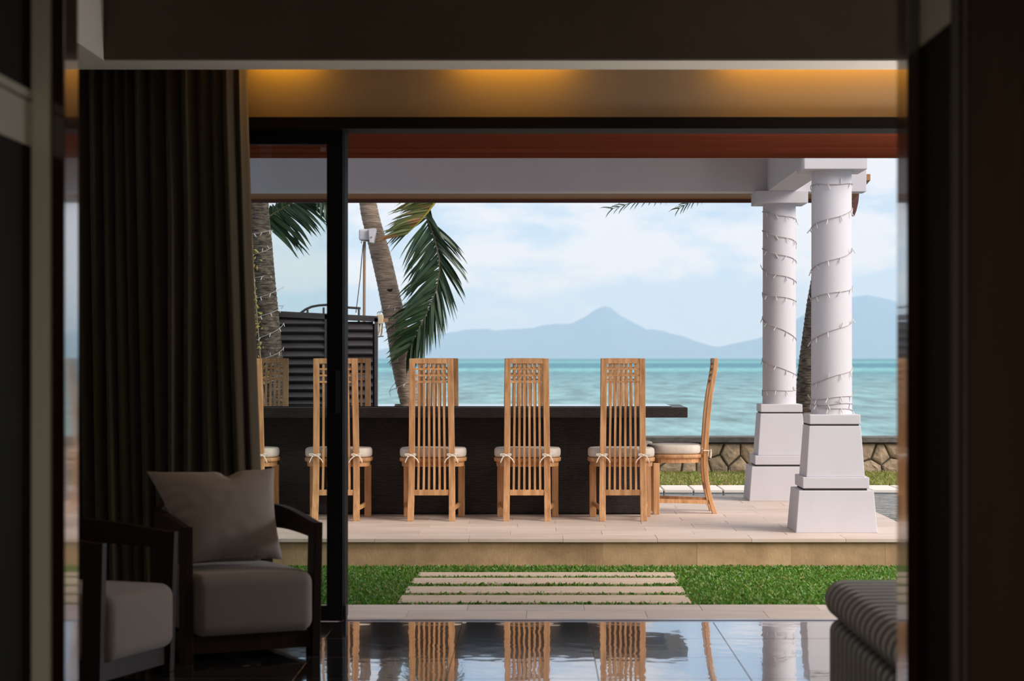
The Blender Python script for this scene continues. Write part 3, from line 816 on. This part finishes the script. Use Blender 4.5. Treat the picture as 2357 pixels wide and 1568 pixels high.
MB().box(TX0 + .38, px2x(1484, 15.6) - .03, 15.63, 15.97, ZD, ZD + .0115).build('plinth_foot', M['cable'], tb, world=True)

# ================================================================== teak chairs
PR = [(0, -.064), (.076, -.044), (.164, -.02), (.25, -.005), (.355, 0), (.475, -.002), (.555, -.006), (.675, -.014), (.834, -.03), (.954, -.05), (1.05, -.066), (1.145, -.074)]
PF = np.polyfit([a for a, b in PR], [b for a, b in PR], 6)
def py_(z): return float(np.polyval(PF, z))
def xo(z): return .169 + (.154 - .169) * z / 1.145
def supe(a, b, n, cy, z, k=40):
    o_ = []
    for i in range(k):
        t = 2 * math.pi * i / k; c, s_ = math.cos(t), math.sin(t)
        o_.append((a * math.copysign(abs(c) ** (2 / n), c), cy + b * math.copysign(abs(s_) ** (2 / n), s_), z))
    return o_
def make_chair():
    r = empty('teak_dining_chair', (0, 0, 0))
    for s_ in (-1, 1):
        rings = []
        for z in [0, .04, .076, .12, .164, .21, .25, .3, .355, .42, .475, .555, .615, .675, .75, .834, .9, .954, 1.0, 1.05, 1.1, 1.145]:
            o_ = xo(z); w = .046 - .005 * z / 1.145; y = py_(z); th = .016
            a, b = sorted((s_ * o_, s_ * (o_ - w)))
            rings.append([(a, y - th, z), (b, y - th, z), (b, y + th, z), (a, y + th, z)])
        MB().loft(rings).build('back_stile', M['teak'], r, bevel=.0025, seg=1)
    z0, z1 = 1.108, 1.145
    xi = xo(1.12) - .041
    MB().loft([[(x_, py_(z0) - .016, z0), (x_, py_(z0) + .016, z0), (x_, py_(z1) + .012, z1 + .001), (x_, py_(z1) - .012, z1 + .001)] for x_ in (-xi, xi)]).build('top_rail', M['teak'], r, bevel=.002, seg=1)
    MB().box(-(xo(.2) - .046), xo(.2) - .046, py_(.2) - .012, py_(.2) + .012, .178, .218).build('lower_rail', M['teak'], r, bevel=.002, seg=1)
    for k in range(6):
        rings = []
        for z in [.218, .26, .3, .355, .42, .475, .555, .615, .675, .75, .834, .9, .954, 1.0, 1.05, 1.108]:
            x_ = (k - 2.5) * (.0376 + (.0335 - .0376) * (z - .218) / .9); y = py_(z) - .002
            rings.append([(x_ - .0078, y - .006, z), (x_ + .0078, y - .006, z), (x_ + .0078, y + .006, z), (x_ - .0078, y + .006, z)])
        MB().loft(rings).build('slat', M['teak'], r)
    for z in (1.070, 1.025, .980):
        w_ = xo(z) - .042
        MB().box(-w_, w_, py_(z) - .009, py_(z) + .003, z - .0068, z + .0068).build('lattice_bar', M['teak'], r)
    for s_ in (-1, 1):
        x_ = s_ * .197
        MB().box(x_ - .024, x_ + .024, .345, .393, 0, .376).build('front_leg', M['teak'], r, bevel=.003, seg=1)
        a = s_ * .146; b = s_ * .19
        MB().loft([[(a - .009, py_(.09), .07), (a + .009, py_(.09), .07), (a + .009, py_(.09), .10), (a - .009, py_(.09), .10)],
                   [(a + (b-a)*.5 - .009 + s_*.006, .16, .078), (a + (b-a)*.5 + .009 + s_*.006, .16, .078), (a + (b-a)*.5 + .009 + s_*.006, .16, .106), (a + (b-a)*.5 - .009 + s_*.006, .16, .106)],
                   [(b - .009, .346, .082), (b + .009, .346, .082), (b + .009, .346, .112), (b - .009, .346, .112)]]).build('side_stretcher', M['teak'], r)
    sf = MB().loft([supe(.236, .205, 3.0, .222, .412), supe(.240, .209, 3.0, .222, .418), supe(.240, .209, 3.0, .222, .434), supe(.236, .205, 3.0, .222, .439)]).build('seat_board', M['teak'], r)
    autosmooth(sf, 50)
    MB().loft([supe(.222, .185, 3.2, .222, .377), supe(.224, .187, 3.2, .222, .4115)]).build('apron', M['teak'], r)
    cu = []
    for t in np.linspace(-90, 90, 9):
        c, s_ = math.cos(math.radians(t)), math.sin(math.radians(t))
        c, s_ = abs(c) ** .6, math.copysign(abs(s_) ** .6, s_)
        cu.append(supe(.208 + .030 * c, .172 + .030 * c, 3.0, .224, .474 + .0345 * s_, 48))
    cus = MB().loft(cu).build('seat_cushion', M['cushion'], r, smooth=True)
    for s_ in (-1, 1):
        cx_ = s_ * .146; y_ = -.026; z_ = .462
        t = MB()
        fl = .0042
        t.tube([(cx_ - .028, .02, z_ + .004), (cx_ - .026, y_ + .004, z_ + .004), (cx_, y_ - .002, z_), (cx_ + .026, y_ + .004, z_ + .004), (cx_ + .028, .02, z_ + .004)], fl, 5)
        for q in (-1, 1):
            lw = .042 if q * s_ > 0 else .036
            t.tube([(cx_, y_ - .005, z_), (cx_ + q * .018, y_ - .012, z_ + .010), (cx_ + q * lw, y_ - .012, z_ + .008), (cx_ + q * lw, y_ - .008, z_ + .001), (cx_ + q * .018, y_ - .008, z_ - .004), (cx_, y_ - .005, z_)], fl, 5)
            e_ = .055 if q * s_ < 0 else .040
            t.tube([(cx_, y_ - .006, z_), (cx_ + q * .02, y_ - .012, z_ - .008), (cx_ + q * e_ * .8, y_ - .010, z_ - .03), (cx_ + q * e_, y_ - .008, z_ - .052)], [fl, fl * 1.1, fl * 1.1, fl * .8], 5)
        t.tube([(cx_ - .008, y_ - .009, z_), (cx_ + .008, y_ - .009, z_)], .008, 6)
        t.build('tie', M['tie'], cus)
    return r
proto = make_chair()
near = [(553, 'teak high back chair half hidden by the curtain edge, leftmost of the near row', 0),
        (772.5, 'teak high back chair of the near row, crossed by the sliding door stile', .5),
        (993, 'teak high back chair of the near row standing in front of the leaning palm trunk', 0),
        (1213, 'teak high back chair in the middle of the open doorway, near side of the table', -.6),
        (1434, 'teak high back chair at the right end of the near row', .8)]
NY = 15.035
first = True
for px, lab, rz in near:
    c = proto if first else dup(proto); first = False
    c.location = (px2x(px, NY - .05), NY, ZD); c.rotation_euler = (0, 0, math.radians(rz))
    tag(c, lab, 'chair', 'teak chairs around the rattan table')
far = [(618, 'far side teak chair seen against the louvred screen, nearest the curtain'),
       (807, 'far side teak chair just right of the sliding door stile'),
       (1009, 'far side teak chair behind the chair by the leaning palm, showing on its right'),
       (1207, 'far side teak chair hidden almost wholly behind the middle near chair'),
       (1428, 'far side teak chair hidden almost wholly behind the rightmost near chair')]
for px, lab in far:
    c = dup(proto); c.location = (px2x(px, 16.6), 16.54, ZD); c.rotation_euler = (0, 0, math.pi)
    tag(c, lab, 'chair', 'teak chairs around the rattan table')
c = dup(proto); c.location = (px2x(1622, 15.80), 15.84, ZD); c.rotation_euler = (0, 0, math.radians(90))
tag(c, 'teak high back chair seen side-on at the right end of the table', 'chair', 'teak chairs around the rattan table')

# ================================================================== pavilion columns, beams, roof
CXX = 1.962
def column(Yc, label):
    r = empty('column', (CXX, Yc, ZD), label=label, cat='column', group='white terrace columns')
    k = .5195 / .5
    q = MB().frustum((-.268, .268, -.25, .25), (-.246, .246, -.232, .232), 0, .276)
    q.build('plinth', M['white'], r, bevel=.005)
    MB().box(-.205, .205, -.205, .205, .276, .290).build('joint_band', M['mortar'], r)
    MB().box(-.219, .219, -.219, .219, .290, .363).build('lower_slab', M['white'], r, bevel=.005)
    MB().frustum((-.193, .193, -.193, .193), (-.170, .170, -.170, .170), .363, .700).build('tapered_block', M['white'], r, bevel=.005)
    MB().box(-.158, .158, -.158, .158, .700, .711).build('joint_band', M['mortar'], r)
    MB().box(-.168, .168, -.168, .168, .711, .775).build('upper_slab', M['white'], r, bevel=.006)
    zt = ZCAP0 - ZD
    autosmooth(MB().cyl(0, 0, .775, zt, .136, .133, 64).build('shaft', M['white'], r), 40)
    MB().box(-.208, .208, -.208, .208, zt, zt + .098).build('capital', M['white'], r, bevel=.004)
    return r
Y1c, Y2c = 14.22, 17.30
ZCAP0 = py2z(467, Y2c - .208)
ZB0 = ZCAP0 + .098
ZB1 = ZB0 + .30
column(Y1c, 'thick white round column on a stepped square base, the nearer of the two')
column(Y2c, 'white round column on a stepped square base behind the nearer one, to its left')

pav_r = empty('pavilion_roof', (0, 15.7, ZB0), kind='structure')
XR = px2x(1994, Y2c - .1)
bx = MB().box(-4.6, XR, Y2c - .11, Y2c + .11, ZB0, ZB1); bx.build('beam', M['white'], pav_r, world=True, bevel=.004)
MB().box(-4.6, 2.17, Y1c - .11, Y1c + .11, ZB0, ZB1).build('beam', M['white'], pav_r, world=True, bevel=.004)
MB().box(CXX - .11, CXX + .11, Y1c + .111, Y2c - .111, ZB0, ZB1).build('beam', M['white'], pav_r, world=True, bevel=.004)
MB().box(-4.6, CXX - .112, Y1c + .112, Y2c - .112, ZB1 - .02, ZB1 + .02).build('ceiling_board', M['white'], pav_r, world=True)
# sloping far eave: boarded soffit, dark fascia
ZE = py2z(467, 18.35)
V = [(-5, Y2c + .112, ZB0 + .11), (2.72, Y2c + .112, ZB0 + .11), (2.72, 18.33, ZE + .03), (-5, 18.33, ZE + .03),
     (-5, Y2c + .112, ZB0 + .16), (2.72, Y2c + .112, ZB0 + .16), (2.72, 18.33, ZE + .08), (-5, 18.33, ZE + .08)]
MB().add(V, [(3,2,1,0),(4,5,6,7),(0,1,5,4),(1,2,6,5),(2,3,7,6),(3,0,4,7)]).build('eave_soffit', M['far_wood'], pav_r, world=True)
MB().box(-5, 2.72, 18.332, 18.37, ZE, ZE + .15).build('fascia', M['far_fascia'], pav_r, world=True, bevel=.004)
# curved rafter tail at the right corner
xa, xb = px2x(1956, 18.35), px2x(1979, 18.35)
za, zb_ = py2z(440, 18.35), py2z(497, 18.35)
tail = []
for yy in (18.372, 18.43):
    tail.append([(xa, yy, za), (xa, yy, zb_ + .004), (xa + (xb-xa)*.5, yy, zb_), (xa + (xb-xa)*.72, yy, zb_ + .05), (xa + (xb-xa)*.9, yy, zb_ + .12), (xb, yy, za)])
MB().loft(tail).build('rafter_tail', M['far_fascia'], pav_r, world=True)
# hipped roof covering
zr = ZB1 + .021
MB().frustum((-5, 2.30, Y1c - .16, Y2c + .30), (-3.5, .6, 15.4, 16.1), zr, zr + 1.1).build('roof_cover', M['roof'], pav_r, world=True)

# ================================================================== palms
def trunk(name, pts, radii, m, parent, n=20, ring=.045):
    pts = [Vector(p) for p in pts]
    # dense resample (Catmull-like)
    P = []; R_ = []
    for i in range(len(pts) - 1):
        p0 = pts[max(i-1, 0)]; p1 = pts[i]; p2 = pts[i+1]; p3 = pts[min(i+2, len(pts)-1)]
        k = max(2, int((p2 - p1).length / (ring / 2)))
        for j in range(k):
            t = j / k
            q = .5 * ((2*p1) + (-p0+p2)*t + (2*p0-5*p1+4*p2-p3)*t*t + (-p0+3*p1-3*p2+p3)*t**3)
            P.append(q); R_.append(radii[i] + (radii[i+1] - radii[i]) * t)
    P.append(pts[-1]); R_.append(radii[-1])
    rings = []
    for i, p in enumerate(P):
        t = (P[min(i+1, len(P)-1)] - P[max(i-1, 0)]).normalized()
        a = t.cross(Vector((0, 1, 0))).normalized(); b = t.cross(a)
        rr = []
        for k in range(n):
            th = 2 * math.pi * k / n
            f = 1 + (.035 if i % 2 else -.02) * (.5 + abs(mnoise.noise(Vector((p.z * 9, k * .7, 1.7))))) + .05 * mnoise.noise(Vector((math.cos(th) * 1.5, math.sin(th) * 1.5, p.z * 4)))
            rr.append(p + a * R_[i] * f * math.cos(th) + b * R_[i] * f * math.sin(th))
        rings.append(rr)
    o = MB().loft(rings).build(name, m, parent, world=True)
    autosmooth(o, 60)
    return o

def frond(parent, pts, Ls, Lr, m, mr, n=60, wl=.022, al=.9, ar=.9, droop=.8, seed=1, zz=0.0, r0=.012, only=None):
    """pts: rachis polyline in world space; Ls/Lr: leaflet lengths left/right of travel (in X-Z plane)"""
    rs = random.Random(seed)
    pts = [Vector(p) for p in pts]
    seg = [(pts[i+1]-pts[i]).length for i in range(len(pts)-1)]; tot = sum(seg)
    def at(s):
        d = s * tot
        for i, q in enumerate(seg):
            if d <= q or i == len(seg)-1:
                t = min(1, d / q); a = pts[i].lerp(pts[i+1], t)
                tg = (pts[min(i+2, len(pts)-1)] - pts[i]).normalized() if t > .5 else (pts[i+1] - pts[max(i-1, 0)]).normalized()
                return a, tg
            d -= q
    mb = MB()
    for k in range(n):
        s = (k + .5) / n
        for side in (-1, 1):
            if only and side != only: continue
            p, t = at(min(1, max(0, s + rs.uniform(-.004, .004))))
            sv = Vector((-t.z, 0, t.x)) * side * -1        # in-plane normal; side=+1 is to the right when travelling down
            Lm = (Lr if side > 0 else Ls)
            ln = Lm(s) * rs.uniform(.82, 1.08)
            if ln < .02: continue
            ang = (ar if side > 0 else al) * rs.uniform(.88, 1.12) * (1 - .45 * s)
            d = (t * math.cos(ang) + sv * math.sin(ang)); d.y += rs.uniform(-.28, .28); d.normalize()
            q = p.copy(); prev = []
            ns_ = 7; w0 = wl * rs.uniform(.75, 1.15)
            wdir = t.cross(Vector((0, 1, 0))) * 0 + t * .8 + Vector((0, rs.uniform(-.5, .5), 0))
            dr = droop * rs.uniform(.6, 1.4)
            for j in range(ns_ + 1):
                u = j / ns_
                w = w0 * (min(1, .35 + u * 4)) * (1 - u ** 3) + .0008
                wd = (wdir - d * wdir.dot(d)).normalized()
                prev.append((q - wd * w * .5, q + wd * w * .5))
                d = (d + Vector((0, 0, -1)) * dr * (u ** 1.2) * .32).normalized()
                q = q + d * ln / ns_
            vs = [x for pr in prev for x in pr]
            mb.add(vs, [(2*j, 2*j+1, 2*j+3, 2*j+2) for j in range(ns_)])
    o = mb.build('frond', m, parent, world=True)
    rr = [r0 * (1 - .8 * i / (len(pts)-1)) for i in range(len(pts))]
    MB().tube(pts, rr, 6).build('midrib', mr, o).location = -Vector(parent.location)
    return o
def palm(base, label):
    return empty('palm_tree', base, label=label, cat='palm tree', group='coconut palms by the sea wall')

# palm A: leaning trunk in the doorway
YP = 21.3
pA = palm((px2x(962, YP), YP, .09), 'leaning coconut palm with one drooping frond, by the louvred screen')
tp = [(966, 1075), (957, 1000), (946, 930), (929, 840), (914, 760), (897, 680), (882, 610), (866, 550), (853, 500), (846, 460), (838, 400), (828, 300), (816, 150), (806, 40)]
tw = [27, 25, 24.5, 27, 25, 24, 22.5, 21.5, 20.5, 19.5, 19, 18, 17, 16]
trunk('trunk', [pt(a, b, YP) for a, b in tp], [w * YP / F for w in tw], M['bark'], pA)
def sc(px): return px * YP / F
def hump(a, b): return lambda s: sc(a) * (max(0, math.sin(math.pi * min(1, .12 + s * .95))) ** .6) + sc(b) * 0
# B frond - dark hanging one
YB_ = YP - .25
rb = [(1006, 420), (985, 470), (978, 492), (990, 520), (1000, 550), (1010, 590), (1012, 625), (1005, 665), (990, 705), (972, 742), (955, 775), (941, 806)]
frond(pA, [pt(a, b, YB_) for a, b in rb], lambda s: sc(112 if s > .2 else 80) * (1 if s < .8 else 1 - 2.2 * (s - .8)) * (0 if s < .12 else 1), lambda s: sc(126) * (.95 if s < .7 else .95 - 1.6 * (s - .7)) * (0 if s < .16 else 1),
      M['frond'], M['rachis_dark'], n=96, wl=.032, al=.60, ar=1.12, droop=.45, seed=3)
# A frond - yellowing, sweeping down-left in front
ra = [(1075, 330), (1045, 395), (1020, 440), (1000, 468), (985, 488), (968, 508), (952, 524), (936, 540)]
frond(pA, [pt(a, b, YB_ - .12) for a, b in ra], lambda s: sc(20), lambda s: sc(150) * (1 - .5 * s), M['frond_young'], M['rachis'], n=80, wl=.030, al=.5, ar=1.05, droop=.45, seed=5, only=1, r0=.016)
# crown above the roof line
for k in range(9):
    a = k / 9 * 2 * math.pi + .3
    c0 = pt(806, 40, YP); dx, dy = math.cos(a), math.sin(a)
    P_ = [c0 + Vector((dx * t * 2.6, dy * t * 2.6, .9 * t - 2.3 * t * t)) for t in np.linspace(0, 1, 9)]
    if P_[-1].z < 2.9: P_ = P_[:7]
    frond(pA, P_, lambda s: .55 * math.sin(math.pi * min(1, .2 + .8 * s)) ** .5, lambda s: .55 * math.sin(math.pi * min(1, .2 + .8 * s)) ** .5, M['frond'], M['rachis_dark'], n=30, wl=.03, seed=20 + k)
# dark hollows in the bark
for (hx, hy, hr) in ((897, 669, .030), (912, 768, .012), (929, 861, .014), (918, 757, .010)):
    p = pt(hx, hy, YP - .097)
    MB().loft([[(p.x + hr * math.cos(t) * k, p.y - dy_, p.z + hr * .55 * math.sin(t) * k + (.3 * hr if abs(math.cos(t)) > .8 else 0)) for t in np.linspace(0, 2 * math.pi, 11)[:-1]] for k, dy_ in ((1, -.02), (1.0, .004), (.5, .006))]).build('bark_hollow', M['hole'], pA, world=True)

# palm B: darker straight trunk behind the door glass
YQ = 20.5
pB = palm((px2x(625, YQ), YQ, .09), 'dark upright coconut palm wrapped in string lights and vine, behind the door glass')
tq = [(640, 1075), (632, 960), (624, 860), (617, 780), (610, 700), (604, 620), (598, 540), (593, 460), (588, 340), (582, 200), (578, 100)]
tr_ = [33, 31, 30, 30, 29, 28, 26, 24.5, 22, 20, 19]
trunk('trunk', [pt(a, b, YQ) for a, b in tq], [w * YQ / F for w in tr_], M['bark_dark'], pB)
frond(pB, [pt(a, b, YQ + .25) for a, b in [(606, 512), (618, 500), (634, 489), (652, 478), (672, 466), (700, 452), (735, 440)]], lambda s: .1, lambda s: sc(128) * (1 - .45 * s), M['frond'], M['rachis_dark'], n=46, wl=.040, al=1.2, ar=1.45, droop=.5, seed=9)
frond(pB, [pt(a, b, YQ + .1) for a, b in [(590, 380), (660, 395), (715, 430), (748, 470), (760, 500)]], lambda s: sc(40), lambda s: sc(40), M['frond'], M['rachis_dark'], n=30, wl=.025, seed=12)
for k in range(8):
    a = k / 8 * 2 * math.pi + .9
    c0 = pt(578, 100, YQ); dx, dy = math.cos(a), math.sin(a)
    P_ = [c0 + Vector((dx * t * 2.4, dy * t * 2.4, .9 * t - 2.0 * t * t)) for t in np.linspace(0, 1, 9)][:7]
    frond(pB, P_, lambda s: .5, lambda s: .5, M['frond'], M['rachis_dark'], n=26, wl=.03, seed=40 + k)

# palm C: behind the columns
YR = 20.9
pC = palm((px2x(1858, YR), YR, .09), 'dark coconut palm trunk leaning behind the two white columns')
tc_ = [(1857, 1075), (1859, 1000), (1861, 940), (1866, 860), (1874, 780), (1884, 700), (1896, 620), (1908, 540), (1916, 460), (1922, 360), (1925, 200), (1925, 60)]
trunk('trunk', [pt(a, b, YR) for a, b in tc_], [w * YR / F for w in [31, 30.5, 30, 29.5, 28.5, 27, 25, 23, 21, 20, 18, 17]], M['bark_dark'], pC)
for k in range(9):
    a = k / 9 * 2 * math.pi + .35
    c0 = pt(1925, 60, YR); dx, dy = math.cos(a), math.sin(a)
    L_ = 3.1
    P_ = [c0 + Vector((dx * t * L_, dy * t * L_, 1.1 * t - 2.0 * t * t)) for t in np.linspace(0, 1, 9)][:8]
    frond(pC, P_, lambda s: .5, lambda s: .5, M['frond'], M['rachis_dark'], n=30, wl=.03, seed=60 + k)
# frond tips hanging into view below the far eave
for (x0_, x1_, sd_) in ((1560, 1405, 71), (1640, 1560, 72)):
    frond(pC, [pt(1900, 130, YR - .5), pt(1800, 260, YR - .5), pt((x0_ + 1800) / 2, 370, YR - .5), pt(x0_, 440, YR - .5), pt((x0_ + x1_) / 2, 458, YR - .5), pt(x1_, 482, YR - .5)],
          lambda s: .22 * (1 - .5 * s), lambda s: .22 * (1 - .4 * s), M['frond'], M['rachis_dark'], n=44, wl=.013, al=.8, ar=.8, droop=.9, seed=sd_)

# vine leaves on palm B
vn = MB(); rs = random.Random(3)
for k in range(90):
    py = rs.uniform(560, 900); px = np.interp(py, [460, 620, 780, 960], [571, 577, 590, 604]) + rs.uniform(-4, 12) * (1 if rs.random() < .8 else 2)
    p = pt(px, py, YQ - .12 - rs.uniform(0, .03)); a = rs.uniform(0, 6.28); s_ = rs.uniform(.012, .028)
    u = Vector((math.cos(a), rs.uniform(-.4, .4), math.sin(a))).normalized(); w = u.cross(Vector((0, 1, 0))).normalized()
    vn.add([p, p + u * s_ + w * s_ * .5, p + u * s_ * 2.1, p + u * s_ - w * s_ * .5, p + u * s_ + Vector((0, -.006, 0))], [(0, 1, 4), (1, 2, 4), (2, 3, 4), (3, 0, 4)])
vr = empty('climbing_vine', (px2x(600, YQ), YQ - .15, .1), label='yellow green vine climbing the left side of the dark palm trunk', cat='vine')
vn.build('leaves', M['vine'], vr, world=True, kind='stuff')
MB().tube([pt(np.interp(q, [460, 620, 780, 960], [576, 583, 596, 611]), q, YQ - .13) for q in range(540, 1060, 40)], .006, 5).build('stem', M['pole'], vr, world=True)

# ================================================================== string lights
bulb_me = MB().tube([(0, 0, 0), (0, 0, -.014), (0, 0, -.034), (0, 0, -.040)], [.0022, .0034, .0034, .001], 6).me()
bulb_me.materials.append(M['bulb'])
def string_light(cx_, cy_, R_, passes, Yc, label, left_first, tail=None, nb=5, wr=.0026):
    """passes: (y at the left side, y at the right side) of each front pass in order down the column"""
    keys = []
    ang = 0.0
    pts = []
    rs = random.Random(int(cx_ * 100) + len(passes))
    for (yl, yr) in passes:
        a, b = (yl, yr) if left_first else (yr, yl)
        keys.append((ang, py2z(a, Yc))); ang += math.pi; keys.append((ang, py2z(b, Yc))); ang += math.pi
    tot = keys[-1][0]; n = int(tot / (2 * math.pi) * 40)
    r = empty('string_light', (cx_, cy_, keys[-1][1]), label=label, cat='string light', group='string lights on columns and palms')
    for i in range(n + 1):
        t = tot * i / n
        z = float(np.interp(t, [k[0] for k in keys], [k[1] for k in keys])) + .004 * math.sin(t * 3.1)
        # angle: left_first starts at the left and passes the front (-Y) to the right
        th = math.pi + t if left_first else -t
        rr = R_(z) if callable(R_) else R_
        c_ = cx_(z) if callable(cx_) else cx_
        pts.append(Vector((c_ + rr * math.cos(th), cy_ + rr * math.sin(th), z)))
    if tail: pts += tail
    MB().tube(pts, wr, 5).build('wire', M['wire'], r, world=True)
    per = max(1, int(40 / (2 * nb)))
    for i in range(0, len(pts) - 1, per):
        if pts[i].y > cy_ + R_ * .55: continue
        o = link('bulb', bulb_me, None, r)
        o.location = pts[i] - Vector(r.location) + Vector((0, -.003, 0))
        o.rotation_euler = (rs.uniform(-.5, .1), rs.uniform(-.7, .7) + (math.pi if rs.random() < .2 else 0), 0)
string_light(CXX, Y1c, .140, [(427, 424), (525, 479), (622, 574), (688, 661), (786, 735), (888, 845), (921, 909), (932, 928), (932, 946)], Y1c - .05,
             'thin wire of tiny clear bulbs wound around the nearer white column', False)
string_light(CXX, Y2c, .139, [(486, 508), (531, 561), (572, 604), (620, 651), (676, 694), (733, 785), (829, 867), (900, 898)], Y2c - .05,
             'thin wire of tiny clear bulbs wound around the column behind the nearer one', True)
string_light(px2x(616, YQ), YQ, .155, [(700, 660), (745, 704), (800, 745), (850, 800), (905, 860)], YQ,
             'thin wire of clear bulbs wound around the lower part of the dark palm', False)
string_light(px2x(598, YQ), YQ, .125, [(545, 530), (600, 568), (650, 628)], YQ,
             'thin wire of clear bulbs wound around the upper part of the dark palm', False)
string_light(px2x(925, YP), YP, .125, [(795, 790), (838, 825), (905, 870)], YP,
             'thin wire of clear bulbs wound around the foot of the leaning palm', True)
string_light(px2x(903, YP), YP, .112, [(716, 703), (760, 740)], YP,
             'thin wire of clear bulbs wound around the middle of the leaning palm', False)
def wrap_wire(): pass

# ================================================================== louvred screen
YL = 20.72
scr = empty('louvred_screen', (px2x(750, YL), YL, .1), label='tall charcoal slatted louvre screen behind the table, left of the leaning palm', cat='screen')
xl, xm, xr_ = px2x(560, YL), px2x(751, YL), px2x(866, YL)
ztop = py2z(738, YL)
def slope(x): return py2z(np.interp(x, [px2x(640, YL), px2x(868, YL)], [712, 728]), YL)
for a, b in ((xl, xm - .012), (xm + .10, xr_ - .03)):
    k = 0; z = ztop - (.0 if a == xl else .055)
    while z > .2:
        dz = .078
        V = [(a, YL - .035, z - .045), (b, YL - .035, z - .045), (b, YL + .02, z + .028), (a, YL + .02, z + .028),
             (a, YL - .052, z - .030), (b, YL - .052, z - .030), (b, YL + .004, z + .044), (a, YL + .004, z + .044)]
        MB().add(V, [(3,2,1,0),(4,5,6,7),(0,1,5,4),(1,2,6,5),(2,3,7,6),(3,0,4,7)]).build('slat', M['slat'], scr, world=True)
        z -= dz + (.003 if k % 2 else 0); k += 1
for x_ in (xl - .03, xm + .002, xm + .075, xr_):
    MB().box(x_ - .014, x_ + .014, YL - .05, YL + .05, .085, slope(x_) - .02).build('post', M['slat'], scr, world=True)
MB().box(xl - .02, xr_ + .01, YL + .06, YL + .075, .1, ztop - .03).build('back_board', M['cable'], scr, world=True)
V = []
for x_ in (xl - .04, xr_ + .014):
    z = slope(x_)
    V.append([(x_, YL - .05, z - .055), (x_, YL + .05, z - .055), (x_, YL + .05, z), (x_, YL - .05, z)])
MB().loft(V).build('top_rail', M['slat'], scr, world=True)
arc = [pt(px, py, YL + .12) for px, py in ((690, 722), (704, 712), (718, 706), (735, 703), (752, 702), (775, 704), (800, 708), (830, 710))]
MB().tube(arc, .012, 6).build('curved_rail', M['slat'], scr, world=True)
for px in (708, 745, 786, 826):
    MB().tube([pt(px, 708, YL + .12), pt(px, 1060, YL + .12)], .012, 6).build('rail_post', M['slat'], scr, world=True)

# floodlight on a pole
fl = empty('floodlight', (px2x(838, 20.98), 20.98, .09), label='grey floodlight box on a thin rusty pole above the slatted screen', cat='floodlight')
YF = 20.98
MB().tube([pt(837, 1068, YF), pt(838, 800, YF), pt(839, 556, YF)], .0145, 10).build('pole', M['pole'], fl, world=True)
a = pt(827, 528, YF); b = pt(852, 554, YF)
MB().box(a.x, b.x, YF - .06, YF + .06, b.z, a.z).build('lamp_housing', M['flood'], fl, world=True, bevel=.02, seg=3)
p0, p1, p2, p3 = pt(850, 528, YF), pt(866, 527, YF), pt(860, 560, YF), pt(852, 559, YF)
MB().loft([[(p.x, YF - .10, p.z) for p in (p0, p1, p2, p3)], [(p.x, YF + .10, p.z) for p in (p0, p1, p2, p3)]]).build('lamp_visor', M['flood'], fl, world=True, bevel=.003)
MB().tube([pt(832, 560, YF - .03), pt(832, 553, YF - .03), pt(855, 556, YF - .03), pt(855, 545, YF - .11)], .007, 6).build('bracket', M['pole'], fl, world=True)
MB().tube([pt(836, 562, YF - .04), pt(833, 590, YF - .05), pt(829, 640, YF - .05), pt(823, 690, YF - .05), pt(819, 720, YF - .05)], .0045, 5).build('cable', M['cable'], fl, world=True)

# junction box on the palm
jb = empty('junction_box', (px2x(876, 20.85), 20.85, py2z(745, 20.85)), label='beige electrical junction box with pipes between the screen and the leaning palm', cat='junction box')
YJ = 20.85
a, b = pt(868, 724, YJ), pt(882, 746, YJ)
MB().box(a.x, b.x, YJ - .04, YJ + .04, b.z, a.z).build('box', M['boxbeige'], jb, world=True, bevel=.006)
a, b = pt(867, 722, YJ), pt(883, 728, YJ)
MB().tube([pt(874, 746, YJ), pt(874, 762, YJ), pt(871, 770, YJ), pt(864, 772, YJ)], .011, 8).build('pipe', M['boxbeige'], jb, world=True)
MB().tube([pt(880, 746, YJ), pt(879, 765, YJ), pt(876, 775, YJ)], .007, 8).build('pipe', M['pole'], jb, world=True)
MB().tube([pt(866, 776, YJ), pt(883, 774, YJ)], .005, 6).build('tap', M['cable'], jb, world=True)
MB().tube([pt(868, 722, YJ), pt(872, 718, YJ), pt(880, 718, YJ), pt(886, 730, YJ), pt(894, 745, YJ)], .004, 5).build('cable', M['cable'], jb, world=True)
MB().box(pt(882, 735, YJ).x, pt(893, 735, YJ).x, YJ - .02, YJ + .01, py2z(742, YJ), py2z(733, YJ)).build('bracket', M['pole'], jb, world=True)
